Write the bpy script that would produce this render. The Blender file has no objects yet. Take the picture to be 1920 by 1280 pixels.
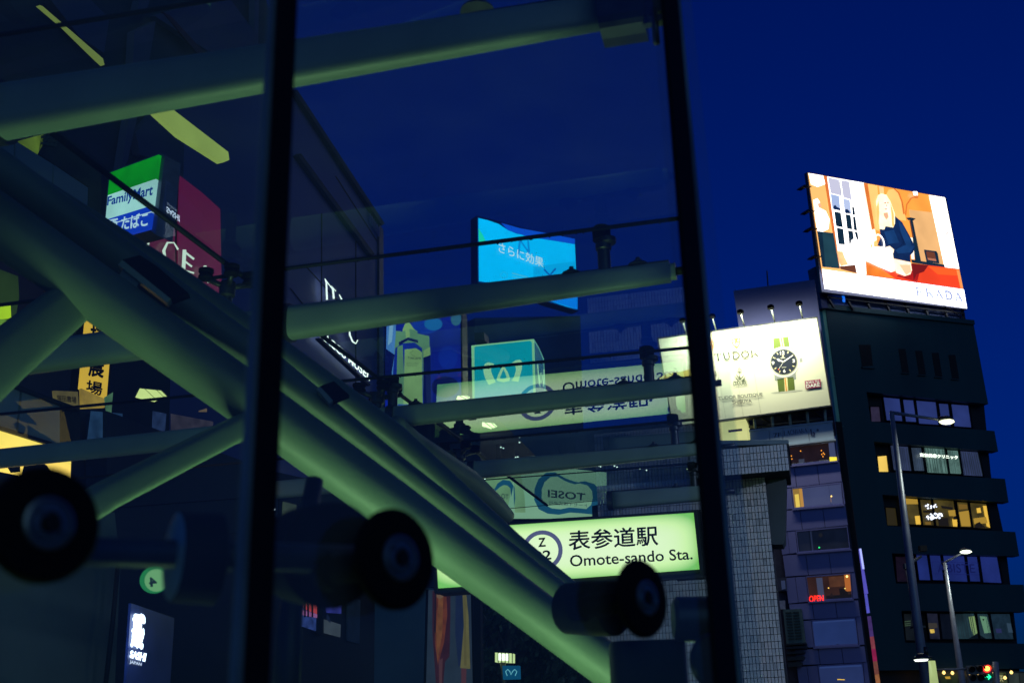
import bpy, bmesh, math, random
from mathutils import Vector, Matrix
from mathutils.geometry import tessellate_polygon

S = bpy.context.scene
C = S.collection
R = math.radians
rnd = random.Random(7)

# ------------------------------------------------------------------ camera
F = 2170.0                                   # focal length in photo pixels (photo is 1920 x 1280)
EYE = Vector((0, 0, 1.6))
uc = Vector((-169, 6090, -F)).normalized()   # world up, seen from the camera
fc = Vector((0, 0, -1))
yc = (fc - uc * fc.dot(uc)).normalized()
xc = yc.cross(uc)
RM = Matrix((xc, yc, uc))                    # camera -> world
cam = bpy.data.cameras.new("camera")
cam.sensor_width = 36
cam.lens = 36 * F / 1920
cam.clip_start = 0.05
cam.clip_end = 3000
cam.dof.use_dof = True
cam.dof.focus_distance = 14
cam.dof.aperture_fstop = 4.4
camo = bpy.data.objects.new("camera", cam)
C.objects.link(camo)
camo.matrix_world = Matrix.Translation(EYE) @ RM.to_4x4()
S.camera = camo

# ------------------------------------------------------------------ world, light, exposure
W = bpy.data.worlds.new("World")
S.world = W
W.use_nodes = True
nt = W.node_tree
bg = nt.nodes["Background"]
sky = nt.nodes.new("ShaderNodeTexSky")
sky.sky_type = 'NISHITA'
sky.sun_disc = False
sky.sun_elevation = R(2.0)
sky.sun_rotation = R(200)
sky.altitude = 0
sky.ozone_density = 6.0
sky.dust_density = 0.3
tint = nt.nodes.new("ShaderNodeMix")
tint.data_type = 'RGBA'
tint.blend_type = 'MULTIPLY'
tint.inputs[0].default_value = 1
tint.inputs[7].default_value = (0.006, 0.30, 1.0, 1)      # the deep blue of the hour after sunset
nt.links.new(sky.outputs[0], tint.inputs[6])
nt.links.new(tint.outputs[2], bg.inputs[0])
bg.inputs[1].default_value = 0.108
sun = bpy.data.lights.new("sun", 'SUN')
sun.energy = 0.15
sun.angle = R(50)
sun.color = (0.42, 0.80, 0.95)
suno = bpy.data.objects.new("sun", sun)
C.objects.link(suno)
suno.rotation_euler = (R(72), 0, R(22))
S.view_settings.view_transform = 'Standard'
S.view_settings.look = 'None'
S.view_settings.gamma = 1
S.view_settings.use_curve_mapping = False
S.view_settings.exposure = 0
S.cycles.use_denoising = True
S.cycles.max_bounces = 10
S.cycles.transparent_max_bounces = 24
S.cycles.glossy_bounces = 5
S.cycles.sample_clamp_indirect = 3
S.cycles.sample_clamp_direct = 30
S.cycles.blur_glossy = 0.2


# ------------------------------------------------------------------ geometry helpers
def ray(px, py):
    v = RM @ Vector((px - 960, 640 - py, -F))
    return v.normalized()


def P(px, py, d):
    """point of the place on the line of sight through a photo pixel, d metres ahead"""
    v = ray(px, py)
    return EYE + v * (d / v.y)


def PZ(px, py, z):
    v = ray(px, py)
    return EYE + v * ((z - EYE.z) / v.z)


def az_vp(x, y=None):
    """horizontal direction whose lines vanish at photo column x"""
    # horizon row at this column
    best = None
    lo, hi = -3000, 6000
    for _ in range(50):
        m = (lo + hi) / 2
        if ray(x, m).z > 0: lo = m
        else: hi = m
    v = ray(x, lo)
    if v.x < 0: v = -v
    return math.atan2(v.y, v.x)


class Frame:
    """a vertical plane standing in the place"""
    def __init__(s, px, py, d, az, mirror=None):
        s.O = P(px, py, d)
        s.h = Vector((math.cos(az), math.sin(az), 0))
        s.n = Vector((s.h.y, -s.h.x, 0))
        s.mir = mirror

    def pt(s, px, py, w=0.0):
        v = ray(px, py)
        o = s.O + s.n * w
        p = EYE + v * ((o - EYE).dot(s.n) / v.dot(s.n))
        if s.mir is not None: p.z = 2 * s.mir - p.z
        return p

    def px_m(s, px, py):
        """metres per photo pixel at that place"""
        p = s.pt(px, py)
        return (p - EYE).length / F


def org(parent):
    o = Vector((0, 0, 0))
    while parent is not None:
        o = o + parent.location
        parent = parent.parent
    return o


def mesh(name, V, Fs, mats, parent=None, idx=None, smooth=False, base=None, autos=False):
    V = [Vector(v) for v in V]
    o3 = org(parent)
    if parent is None:
        if base is None:
            n = len(V)
            base = Vector((sum(v.x for v in V) / n, sum(v.y for v in V) / n, min(v.z for v in V)))
        o3 = base
    me = bpy.data.meshes.new(name)
    me.from_pydata([tuple(v - o3) for v in V], [], Fs)
    if not isinstance(mats, (list, tuple)): mats = [mats]
    for m in mats: me.materials.append(m)
    if idx: me.polygons.foreach_set("material_index", idx)
    bm = bmesh.new(); bm.from_mesh(me)
    if not idx or autos: bmesh.ops.recalc_face_normals(bm, faces=bm.faces)
    bm.to_mesh(me); bm.free()
    if smooth: me.polygons.foreach_set("use_smooth", [True] * len(me.polygons))
    me.update()
    ob = bpy.data.objects.new(name, me)
    C.objects.link(ob)
    if parent is None: ob.location = base
    else: ob.parent = parent
    return ob


def tag(o, label=None, cat=None, group=None, kind=None):
    if label: o["label"] = label
    if cat: o["category"] = cat
    if group: o["group"] = group
    if kind: o["kind"] = kind
    return o


def thing(name, label, cat, loc, group=None):
    o = bpy.data.objects.new(name, None)
    o.empty_display_size = 0.2
    C.objects.link(o)
    o.location = loc
    return tag(o, label, cat, group)


class MB:
    """collects shapes for one mesh"""
    def __init__(s): s.V = []; s.F = []; s.I = []; s.M = []
    def mi(s, m):
        if m not in s.M: s.M.append(m)
        return s.M.index(m)
    def add(s, V, Fs, m):
        b = len(s.V); s.V += [Vector(v) for v in V]; i = s.mi(m)
        for f in Fs: s.F.append([b + k for k in f]); s.I.append(i)
        return s
    def build(s, name, parent=None, smooth=False, base=None):
        return mesh(name, s.V, s.F, s.M, parent, s.I, smooth, base, True)


def prism_geo(fr, pts, w, t):
    """outline given in photo pixels on the plane at w, solid, t metres thick behind it"""
    A = [fr.pt(x, y, w) for x, y in pts]
    n = len(A)
    if t <= 0: return A, [list(range(n))]
    B = [a - fr.n * t for a in A]
    Fs = [list(range(n)), list(range(2 * n - 1, n - 1, -1))]
    for i in range(n):
        j = (i + 1) % n
        Fs.append([i, i + n, j + n, j])
    return A + B, Fs


def prism(name, fr, pts, w, t, m, parent=None):
    V, Fs = prism_geo(fr, pts, w, t)
    return mesh(name, V, Fs, m, parent)


def quad(x0, y0, x1, y1):
    return [(x0, y0), (x1, y0), (x1, y1), (x0, y1)]


def lerp(a, b, t): return (a[0] + (b[0] - a[0]) * t, a[1] + (b[1] - a[1]) * t)


def bil(q, u, v):
    """q = TL TR BR BL ; u right, v down"""
    return lerp(lerp(q[0], q[1], u), lerp(q[3], q[2], u), v)


def subq(q, u0, v0, u1, v1):
    return [bil(q, u0, v0), bil(q, u1, v0), bil(q, u1, v1), bil(q, u0, v1)]


def hollow(name, fr, q, g, w, t, m, parent):
    """a frame of four bars round quad q, g = bar width as a share (u,v)"""
    mb = MB()
    for (a, b, c, d) in ((0, 0, 1, g[1]), (0, 1 - g[1], 1, 1), (0, g[1], g[0], 1 - g[1]), (1 - g[0], g[1], 1, 1 - g[1])):
        V, Fs = prism_geo(fr, subq(q, a, b, c, d), w, t)
        mb.add(V, Fs, m)
    return mb.build(name, parent)


def picture(name, fr, items, w, parent, dw=0.004):
    """flat print: coloured shapes one above the other"""
    mb = MB()
    for i, (pts, m) in enumerate(items):
        if pts and pts[0] == 'strip':
            _, a, b = pts
            V = [fr.pt(x, y, w + i * dw) for x, y in a + b]
            n = len(a)
            mb.add(V, [[k, k + 1, n + k + 1, n + k] for k in range(n - 1)], m)
        else:
            mb.add([fr.pt(x, y, w + i * dw) for x, y in pts], [list(range(len(pts)))], m)
    return mesh(name, mb.V, mb.F, mb.M, parent, mb.I)


def ell(cx, cy, rx, ry, n=32, a0=0, a1=360, rot=0):
    out = []
    c, s_ = math.cos(R(rot)), math.sin(R(rot))
    full = abs(a1 - a0) >= 360
    for k in range(n if full else n + 1):
        a = R(a0 + (a1 - a0) * k / n)
        x, y = rx * math.cos(a), ry * math.sin(a)
        out.append((cx + x * c - y * s_, cy + x * s_ + y * c))
    return out


def ring(cx, cy, rx, ry, tx, ty=None, rot=0, n=40):
    ty = ty or tx
    a = ell(cx, cy, rx, ry, n, rot=rot); b = ell(cx, cy, rx - tx, ry - ty, n, rot=rot)
    return ('strip', a + a[:1], b + b[:1])


def stroke(pts, wd):
    """a bent line of width wd pixels as a strip"""
    L, Rr = [], []
    for i, p in enumerate(pts):
        q0 = pts[max(0, i - 1)]; q1 = pts[min(len(pts) - 1, i + 1)]
        dx, dy = q1[0] - q0[0], q1[1] - q0[1]
        l = math.hypot(dx, dy) or 1
        wi = wd[i] if isinstance(wd, (list, tuple)) else wd
        L.append((p[0] - dy / l * wi / 2, p[1] + dx / l * wi / 2)); Rr.append((p[0] + dy / l * wi / 2, p[1] - dx / l * wi / 2))
    return ('strip', L, Rr)


def text_geo(txt, bold=0.0, spacing=1.0, shear=0.0):
    cu = bpy.data.curves.new("lettering", 'FONT')
    cu.body = txt
    cu.resolution_u = 3
    cu.offset = bold
    cu.space_character = spacing
    cu.shear = shear
    ob = bpy.data.objects.new("lettering", cu)
    C.objects.link(ob)
    dg = bpy.context.evaluated_depsgraph_get()
    me = bpy.data.meshes.new_from_object(ob.evaluated_get(dg))
    V = [v.co.copy() for v in me.vertices]
    Fs = [list(p.vertices) for p in me.polygons]
    bpy.data.objects.remove(ob); bpy.data.curves.remove(cu); bpy.data.meshes.remove(me)
    return V, Fs


def text(name, fr, txt, q, w, m, parent, bold=0.0, spacing=1.0, depth=0, pad=None):
    """lettering laid into the four-cornered field q (TL TR BR BL as read)"""
    cjk = bold > 0 and any(ord(c) > 0x2E80 for c in txt)
    V, Fs = text_geo(txt, 0.0 if cjk else bold, spacing)
    x0 = min(v.x for v in V); x1 = max(v.x for v in V)
    y0 = min(v.y for v in V); y1 = max(v.y for v in V)
    out = []
    for v in V:
        p = bil(q, (v.x - x0) / (x1 - x0), 1 - (v.y - y0) / (y1 - y0))
        out.append(fr.pt(p[0], p[1], w))
    if cjk:                                    # heavy strokes: the thin letter laid over itself, slightly shifted
        hx = math.hypot(q[3][0] - q[0][0], q[3][1] - q[0][1]) * bold * 0.8
        base_, bf = out, Fs; out, Fs = [], []
        mpp = fr.px_m((q[0][0] + q[2][0]) / 2, (q[0][1] + q[2][1]) / 2)
        for i, (dx, dy) in enumerate(((0, 0), (1, 0), (-1, 0), (0, 1), (0, -1), (.7, .7), (-.7, .7), (.7, -.7), (-.7, -.7))):
            d = fr.h * (dx * hx * mpp) + Vector((0, 0, dy * hx * mpp)) + fr.n * (0.00015 * i * max(1, mpp * 100))
            n0 = len(out); out += [v + d for v in base_]; Fs += [[n0 + k for k in f] for f in bf]
    return mesh(name, out, Fs, m, parent)


def sweep(name, pts, radii, m, parent=None, sides=20, power=2.0, sx=1.0, cap=True, smooth=True, base=None):
    """a bar through 3-d points; power > 2 squares its section; sx widens it sideways"""
    V, Fs = sweep_geo(pts, radii, sides, power, sx, cap)
    return mesh(name, V, Fs, m, parent, smooth=smooth, base=base)


def sweep_geo(pts, radii, sides=20, power=2.0, sx=1.0, cap=True):
    pts = [Vector(p) for p in pts]
    V, Fs = [], []
    n = len(pts)
    for i, p in enumerate(pts):
        d = (pts[min(n - 1, i + 1)] - pts[max(0, i - 1)]).normalized()
        up = Vector((0, 0, 1))
        if abs(d.z) > 0.95: up = Vector((0, 1, 0))
        a = d.cross(up).normalized(); b = a.cross(d).normalized()
        r = radii[i] if isinstance(radii, (list, tuple)) else radii
        for k in range(sides):
            t = 2 * math.pi * k / sides
            c, s_ = math.cos(t), math.sin(t)
            if power != 2.0:
                c = math.copysign(abs(c) ** (2 / power), c); s_ = math.copysign(abs(s_) ** (2 / power), s_)
            V.append(p + a * (r * sx * c) + b * (r * s_))
    for i in range(n - 1):
        for k in range(sides):
            k2 = (k + 1) % sides
            Fs.append([i * sides + k, i * sides + k2, (i + 1) * sides + k2, (i + 1) * sides + k])
    if cap:
        Fs.append(list(range(sides - 1, -1, -1)))
        Fs.append([(n - 1) * sides + k for k in range(sides)])
    return V, Fs


def lathe_geo(p0, axis, prof, sides=32):
    """prof = [(t along axis, radius)]"""
    axis = Vector(axis).normalized()
    up = Vector((0, 0, 1)) if abs(axis.z) < 0.9 else Vector((1, 0, 0))
    a = axis.cross(up).normalized(); b = a.cross(axis).normalized()
    p0 = Vector(p0)
    V, Fs = [], []
    for (t, r) in prof:
        for k in range(sides):
            g = 2 * math.pi * k / sides
            V.append(p0 + axis * t + a * (r * math.cos(g)) + b * (r * math.sin(g)))
    for i in range(len(prof) - 1):
        for k in range(sides):
            k2 = (k + 1) % sides
            Fs.append([i * sides + k, i * sides + k2, (i + 1) * sides + k2, (i + 1) * sides + k])
    Fs.append(list(range(sides - 1, -1, -1)))
    Fs.append([(len(prof) - 1) * sides + k for k in range(sides)])
    return V, Fs


def lathe(name, p0, axis, prof, m, parent=None, sides=32, smooth=False):
    V, Fs = lathe_geo(p0, axis, prof, sides)
    ob = mesh(name, V, Fs, m, parent)
    me = ob.data
    me.polygons.foreach_set("use_smooth", [len(p.vertices) == 4 for p in me.polygons])
    try: me.set_sharp_from_angle(angle=R(35))
    except Exception: pass
    return ob


def box_geo(c, sx, sy, sz, az=0):
    c = Vector(c); h = Vector((math.cos(az), math.sin(az), 0)); n = Vector((-h.y, h.x, 0)); z = Vector((0, 0, 1))
    V = [c + h * (i * sx / 2) + n * (j * sy / 2) + z * (k * sz / 2) for k in (-1, 1) for j in (-1, 1) for i in (-1, 1)]
    Fs = [[0, 2, 3, 1], [4, 5, 7, 6], [0, 1, 5, 4], [2, 6, 7, 3], [0, 4, 6, 2], [1, 3, 7, 5]]
    return V, Fs


def box(name, c, sx, sy, sz, m, parent=None, az=0):
    V, Fs = box_geo(c, sx, sy, sz, az)
    return mesh(name, V, Fs, m, parent)


# ------------------------------------------------------------------ materials
def lin(c):
    return tuple(((v / 255) / 12.92 if v / 255 <= 0.04045 else ((v / 255 + 0.055) / 1.055) ** 2.4) for v in c)


_mc = {}


def em(c, s=1.0, var=0.0, scale=3.0, base=(0.02, 0.02, 0.02)):
    """a thing that gives off light: colour as shown on a screen 0-255"""
    key = ('e', c, s, var, scale)
    if key in _mc: return _mc[key]
    m = bpy.data.materials.new("lit_%d_%d_%d" % c)
    m.use_nodes = True
    t = m.node_tree; b = t.nodes["Principled BSDF"]
    b.inputs["Base Color"].default_value = (*base, 1)
    b.inputs["Roughness"].default_value = 0.4
    col = lin(c)
    b.inputs["Emission Color"].default_value = (*col, 1)
    b.inputs["Emission Strength"].default_value = s
    if var:
        tc = t.nodes.new("ShaderNodeTexCoord"); n = t.nodes.new("ShaderNodeTexNoise")
        n.inputs["Scale"].default_value = scale; n.inputs["Detail"].default_value = 3
        t.links.new(tc.outputs["Object"], n.inputs["Vector"])
        mr = t.nodes.new("ShaderNodeMapRange")
        mr.inputs[1].default_value = 0.3; mr.inputs[2].default_value = 0.7
        mr.inputs[3].default_value = s * (1 - var); mr.inputs[4].default_value = s * (1 + var)
        t.links.new(n.outputs[0], mr.inputs[0]); t.links.new(mr.outputs[0], b.inputs["Emission Strength"])
    _mc[key] = m
    return m


def mat(name, c, rough=0.6, metal=0.0, var=0.25, scale=6.0, bump=0.0, bscale=60.0, spec=0.5, streak=False, coat=0):
    key = ('m', name)
    if key in _mc: return _mc[key]
    m = bpy.data.materials.new(name)
    m.use_nodes = True
    t = m.node_tree; b = t.nodes["Principled BSDF"]
    b.inputs["Roughness"].default_value = rough
    b.inputs["Metallic"].default_value = metal
    b.inputs["Specular IOR Level"].default_value = spec
    b.inputs["Coat Weight"].default_value = coat
    tc = t.nodes.new("ShaderNodeTexCoord"); n = t.nodes.new("ShaderNodeTexNoise")
    n.inputs["Scale"].default_value = scale; n.inputs["Detail"].default_value = 6
    src = tc.outputs["Object"]
    if streak:
        mp = t.nodes.new("ShaderNodeMapping"); mp.inputs["Scale"].default_value = (1, 1, 0.12)
        t.links.new(src, mp.inputs[0]); src = mp.outputs[0]
    t.links.new(src, n.inputs["Vector"])
    cr = t.nodes.new("ShaderNodeValToRGB")
    cr.color_ramp.elements[0].position = 0.3; cr.color_ramp.elements[1].position = 0.7
    cr.color_ramp.elements[0].color = (*[v * (1 - var) for v in c], 1)
    cr.color_ramp.elements[1].color = (*[min(1, v * (1 + var)) for v in c], 1)
    t.links.new(n.outputs[0], cr.inputs[0]); t.links.new(cr.outputs[0], b.inputs["Base Color"])
    mr = t.nodes.new("ShaderNodeMapRange")
    mr.inputs[3].default_value = max(0, rough - 0.12); mr.inputs[4].default_value = min(1, rough + 0.12)
    t.links.new(n.outputs[0], mr.inputs[0]); t.links.new(mr.outputs[0], b.inputs["Roughness"])
    if bump:
        n2 = t.nodes.new("ShaderNodeTexNoise"); n2.inputs["Scale"].default_value = bscale; n2.inputs["Detail"].default_value = 3
        t.links.new(tc.outputs["Object"], n2.inputs["Vector"])
        bp = t.nodes.new("ShaderNodeBump"); bp.inputs["Strength"].default_value = bump; bp.inputs["Distance"].default_value = 0.01
        t.links.new(n2.outputs[0], bp.inputs["Height"]); t.links.new(bp.outputs[0], b.inputs["Normal"])
    _mc[key] = m
    return m


def glass(name, col, ior=1.45, gain=1.0, dust_veil=0.0):
    """thin pane: passes light with a tint, mirrors it by Fresnel; a dust film scatters a little and stands in for haze"""
    m = bpy.data.materials.new(name)
    m.use_nodes = True
    t = m.node_tree
    t.nodes.remove(t.nodes["Principled BSDF"])
    out = t.nodes["Material Output"]
    tr = t.nodes.new("ShaderNodeBsdfTransparent"); tr.inputs[0].default_value = (*col, 1)
    gl = t.nodes.new("ShaderNodeBsdfGlossy"); gl.inputs["Roughness"].default_value = 0.0
    gl.inputs[0].default_value = (0.9, 1, 1, 1)
    # Schlick's mirror share of the two faces of the pane, the same from either side
    ge = t.nodes.new("ShaderNodeNewGeometry")
    def M_(op, a, b=None):
        k = t.nodes.new("ShaderNodeMath"); k.operation = op
        for i, v in enumerate((a, b)):
            if v is None: continue
            if isinstance(v, (int, float)): k.inputs[i].default_value = v
            else: t.links.new(v, k.inputs[i])
        return k.outputs[0]
    dp = t.nodes.new("ShaderNodeVectorMath"); dp.operation = 'DOT_PRODUCT'
    t.links.new(ge.outputs["Normal"], dp.inputs[0]); t.links.new(ge.outputs["Incoming"], dp.inputs[1])
    c_ = M_('POWER', M_('SUBTRACT', 1.0, M_('ABSOLUTE', dp.outputs["Value"])), 5.0)
    f0 = ((ior - 1) / (ior + 1)) ** 2
    f1 = M_('ADD', M_('MULTIPLY', c_, 1 - f0), f0)
    f2 = M_('DIVIDE', M_('MULTIPLY', f1, 2.0), M_('ADD', f1, 1.0))
    mu = t.nodes.new("ShaderNodeMath"); mu.operation = 'MULTIPLY'; mu.inputs[1].default_value = gain; mu.use_clamp = True
    t.links.new(f2, mu.inputs[0])
    mx = t.nodes.new("ShaderNodeMixShader")
    t.links.new(mu.outputs[0], mx.inputs[0]); t.links.new(tr.outputs[0], mx.inputs[1]); t.links.new(gl.outputs[0], mx.inputs[2])
    last = mx
    if dust_veil:
        df = t.nodes.new("ShaderNodeBsdfDiffuse"); df.inputs[0].default_value = (0.5, 0.55, 0.5, 1)
        tc = t.nodes.new("ShaderNodeTexCoord"); n = t.nodes.new("ShaderNodeTexNoise"); n.inputs["Scale"].default_value = 2.2; n.inputs["Detail"].default_value = 8
        t.links.new(tc.outputs["Object"], n.inputs["Vector"])
        mr = t.nodes.new("ShaderNodeMapRange"); mr.inputs[1].default_value = 0.4; mr.inputs[2].default_value = 0.75
        mr.inputs[3].default_value = dust_veil * 0.3; mr.inputs[4].default_value = dust_veil
        t.links.new(n.outputs[0], mr.inputs[0])
        m2 = t.nodes.new("ShaderNodeMixShader")
        t.links.new(mr.outputs[0], m2.inputs[0]); t.links.new(mx.outputs[0], m2.inputs[1]); t.links.new(df.outputs[0], m2.inputs[2])
        last = m2
    t.links.new(last.outputs[0], out.inputs[0])
    return m


def lamp_light(name, loc, size, power, col, target=None, parent=None, size_y=None, spread=180):
    l = bpy.data.lights.new(name, 'AREA')
    l.energy = power; l.color = col; l.size = size
    if size_y: l.shape = 'RECTANGLE'; l.size_y = size_y
    l.spread = R(spread)
    o = bpy.data.objects.new(name, l); C.objects.link(o)
    o.location = Vector(loc) - org(parent)
    if parent: o.parent = parent
    if target is not None:
        o.rotation_euler = (Vector(target) - Vector(loc)).to_track_quat('-Z', 'Y').to_euler()
    return o


STEEL = mat("painted_steel", (0.22, 0.29, 0.25), 0.45, 0, 0.2, 1.8, 0.1, 60, 0.5)
STEELT = mat("shaded_tube_steel", (0.150, 0.205, 0.150), 0.5, 0, 0.22, 1.6, 0.1, 60, 0.4, True)  # darker copy of the beam steel, puts shade into the tube colour
SOOT = mat("soot_black_steel", (0.004, 0.005, 0.006), 0.8, 0, 0.3, 8, spec=0.08)
STEEL_D = mat("dark_fitting_steel", (0.045, 0.05, 0.055), 0.4, 0.5, 0.3, 12)
RUBBER = mat("black_rubber", (0.006, 0.006, 0.007), 0.75, 0, 0.2, 20, spec=0.15)
HUBM = mat("brushed_hub_steel", (0.24, 0.26, 0.23), 0.3, 0.75, 0.2, 30)
SEAL = mat("black_silicone_seal", (0.008, 0.011, 0.012), 0.6, 0, 0.3, 20, spec=0.3)
MULL = mat("black_mullion", (0.006, 0.008, 0.012), 0.6, 0, 0.3, 9, spec=0.15)
DARKW = mat("dark_facade_cladding", (0.035, 0.045, 0.075), 0.55, 0, 0.3, 0.6, streak=True)
BLACKM = mat("black_opening", (0.004, 0.004, 0.006), 0.7, 0, 0.2, 2)
INK = mat("black_ink", (0.004, 0.008, 0.02), 0.8, 0, 0.1, 2, spec=0.1)
GALV = mat("galvanised_pole", (0.24, 0.26, 0.33), 0.45, 0.3, 0.15, 4)

VP2 = az_vp(-8200)       # across the street, left end further away
VPD = az_vp(1405)        # along the entrance and the left street side
VP1 = az_vp(6570)        # facade of the dark office block
HG = 4.07                 # height of the glass roof

# ================================================================== THE SETTING
ASPH = mat("asphalt", (0.05, 0.05, 0.052), 0.8, 0, 0.3, 4, 0.3, 120)
PAVE = mat("pavement_slabs", (0.2, 0.2, 0.2), 0.75, 0, 0.25, 2, 0.2, 50)


def sheet(name, x0, y0, x1, y1, z, m, t=0.0):
    if t:
        V, Fs = box_geo(((x0 + x1) / 2, (y0 + y1) / 2, z - t / 2), x1 - x0, y1 - y0, t)
    else:
        V = [(x0, y0, z), (x1, y0, z), (x1, y1, z), (x0, y1, z)]; Fs = [[0, 1, 2, 3]]
    return tag(mesh(name, V, Fs, m), kind="structure")


sheet("road", -600, -400, 700, 1500, 0.0, ASPH)
sheet("pavement", -9, -6, 7.5, 17, 0.12, PAVE, 0.116)
sheet("pavement", -4, 40, 70, 120, 0.12, PAVE, 0.116)

# ================================================================== OFFICE BLOCK WITH THE SCREEN
FB = Frame(1690, 900, 62, VP1)
OFF = mat("dark_teal_tile_cladding", (0.012, 0.062, 0.070), 0.5, 0, 0.22, 0.35, 0.1, 12, streak=True)
OFFG = mat("billboard_lit_side_tiles", (0.30, 0.62, 0.40), 0.5, 0, 0.12, 0.8)  # pale green carries the billboard's spill light in the wall colour
BLIND = mat("closed_roller_blind", (0.30, 0.33, 0.55), 0.7, 0, 0.15, 1.2, streak=True)
PANEG = mat("dark_window_glass", (0.012, 0.02, 0.04), 0.12, 0, 0.3, 0.6, spec=0.6)


def z4(x, y): return (1540 + x / 3.658, 580 + y / 3.658)
def z5(x, y): return (1540 + x / 3.368, 900 + y / 3.368)


ob_base = FB.pt(1700, 1405); ob_base.z = 0.12
office = thing("office_building", "dark teal eight-storey office block with notched right corner, carrying the video screen", "building", ob_base)
# window rows: recessed bands (in photo pixels), panes with their state
rows = []
rows.append(dict(band=[z4(310, 565), z4(1150, 650), z4(1180, 832), z4(340, 768)],
    panes=[([z4(340, 668), z4(398, 668), z4(410, 766), z4(348, 766)], 'dim'),
           ([z4(425, 600), z4(540, 612), z4(562, 765), z4(450, 757)], 'blind'),
           ([z4(562, 617), z4(632, 622), z4(655, 770), z4(584, 766)], 'blind'),
           ([z4(648, 622), z4(790, 635), z4(812, 790), z4(670, 780)], 'blind'),
           ([z4(808, 643), z4(870, 648), z4(893, 797), z4(830, 792)], 'blind'),
           ([z4(890, 648), z4(1012, 658), z4(1036, 808), z4(913, 798)], 'blind')]))
rows.append(dict(band=[z4(360, 905), z4(1213, 973), z4(1252, 1160), z4(392, 1112)],
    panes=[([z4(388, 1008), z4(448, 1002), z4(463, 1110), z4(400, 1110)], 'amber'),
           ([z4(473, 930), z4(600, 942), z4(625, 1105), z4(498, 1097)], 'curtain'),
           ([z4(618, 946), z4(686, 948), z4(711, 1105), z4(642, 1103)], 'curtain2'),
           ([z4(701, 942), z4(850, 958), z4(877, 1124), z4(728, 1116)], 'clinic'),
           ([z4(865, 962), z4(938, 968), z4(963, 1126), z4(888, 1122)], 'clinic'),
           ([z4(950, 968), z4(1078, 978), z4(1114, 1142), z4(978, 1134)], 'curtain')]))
rows.append(dict(band=[z5(385, 90), z5(1183, 140), z5(1218, 325), z5(415, 287)],
    panes=[([z5(408, 172), z5(470, 176), z5(486, 284), z5(420, 282)], 'slit'),
           ([z5(502, 110), z5(610, 118), z5(634, 280), z5(518, 274)], 'room'),
           ([z5(625, 120), z5(692, 124), z5(714, 284), z5(648, 280)], 'room'),
           ([z5(704, 118), z5(840, 130), z5(866, 294), z5(726, 286)], 'room'),
           ([z5(858, 136), z5(924, 140), z5(948, 296), z5(882, 292)], 'room'),
           ([z5(938, 140), z5(1045, 148), z5(1072, 304), z5(962, 298)], 'room')]))
rows.append(dict(band=[z5(445, 460), z5(1250, 478), z5(1272, 658), z5(472, 650)],
    panes=[([z5(470, 480), z5(535, 482), z5(552, 640), z5(482, 638)], 'dim2'),
           ([z5(600, 468), z5(668, 470), z5(693, 630), z5(622, 628)], 'blindb'),
           ([z5(685, 470), z5(752, 472), z5(776, 630), z5(708, 628)], 'blindb'),
           ([z5(766, 472), z5(908, 478), z5(932, 640), z5(790, 634)], 'blindb'),
           ([z5(922, 480), z5(984, 482), z5(1008, 638), z5(944, 636)], 'blindb'),
           ([z5(1000, 480), z5(1114, 484), z5(1146, 648), z5(1024, 642)], 'blindb')]))
rows.append(dict(band=[z5(505, 822), z5(1290, 830), z5(1300, 1030), z5(530, 1024)],
    panes=[([z5(522, 840), z5(585, 842), z5(600, 1010), z5(538, 1008)], 'vent'),
           ([z5(668, 838), z5(735, 840), z5(755, 1002), z5(690, 1000)], 'shopdim'),
           ([z5(748, 840), z5(830, 842), z5(850, 1002), z5(768, 1000)], 'dark'),
           ([z5(842, 842), z5(968, 840), z5(998, 998), z5(866, 1000)], 'lace'),
           ([z5(986, 842), z5(1052, 842), z5(1082, 998), z5(1008, 998)], 'lace'),
           ([z5(1066, 842), z5(1196, 842), z5(1222, 1002), z5(1096, 1000)], 'grey')]))
# facade strips between the bands, at the plane; the bands sit 0.55 m back
lft = lambda y: 1548 + (y - 575) * 0.1315
DEEP = 12.0
edgeR = [(1825, 605), z4(1140, 650)]
def spandrel(pts, nm="facade_wall"):
    return prism(nm, FB, pts, 0, 0.5, OFF, office)
r = rows
spandrel([(1548, 575), (1825, 605), z4(1145, 648), r[0]['band'][0], (lft(r[0]['band'][0][1]), r[0]['band'][0][1])], "facade_wall")
for i in range(4):
    b0, b1 = r[i]['band'], r[i + 1]['band']
    spandrel([(lft(b0[3][1]), b0[3][1]), b0[3], (b0[2][0] + 2, b0[2][1]), (b1[1][0], b1[1][1]), b1[0], (lft(b1[0][1]), b1[0][1])])
b4 = r[4]['band']
spandrel([(lft(b4[3][1]), b4[3][1]), b4[3], b4[2], (1945, 1238), (1946, 1252), (1655, 1256), (1639, 1256)])
for i in range(5):                                     # left piers beside every band
    b = r[i]['band']
    spandrel([(lft(b[0][1]) , b[0][1]), b[0], b[3], (lft(b[3][1]), b[3][1])])
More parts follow.
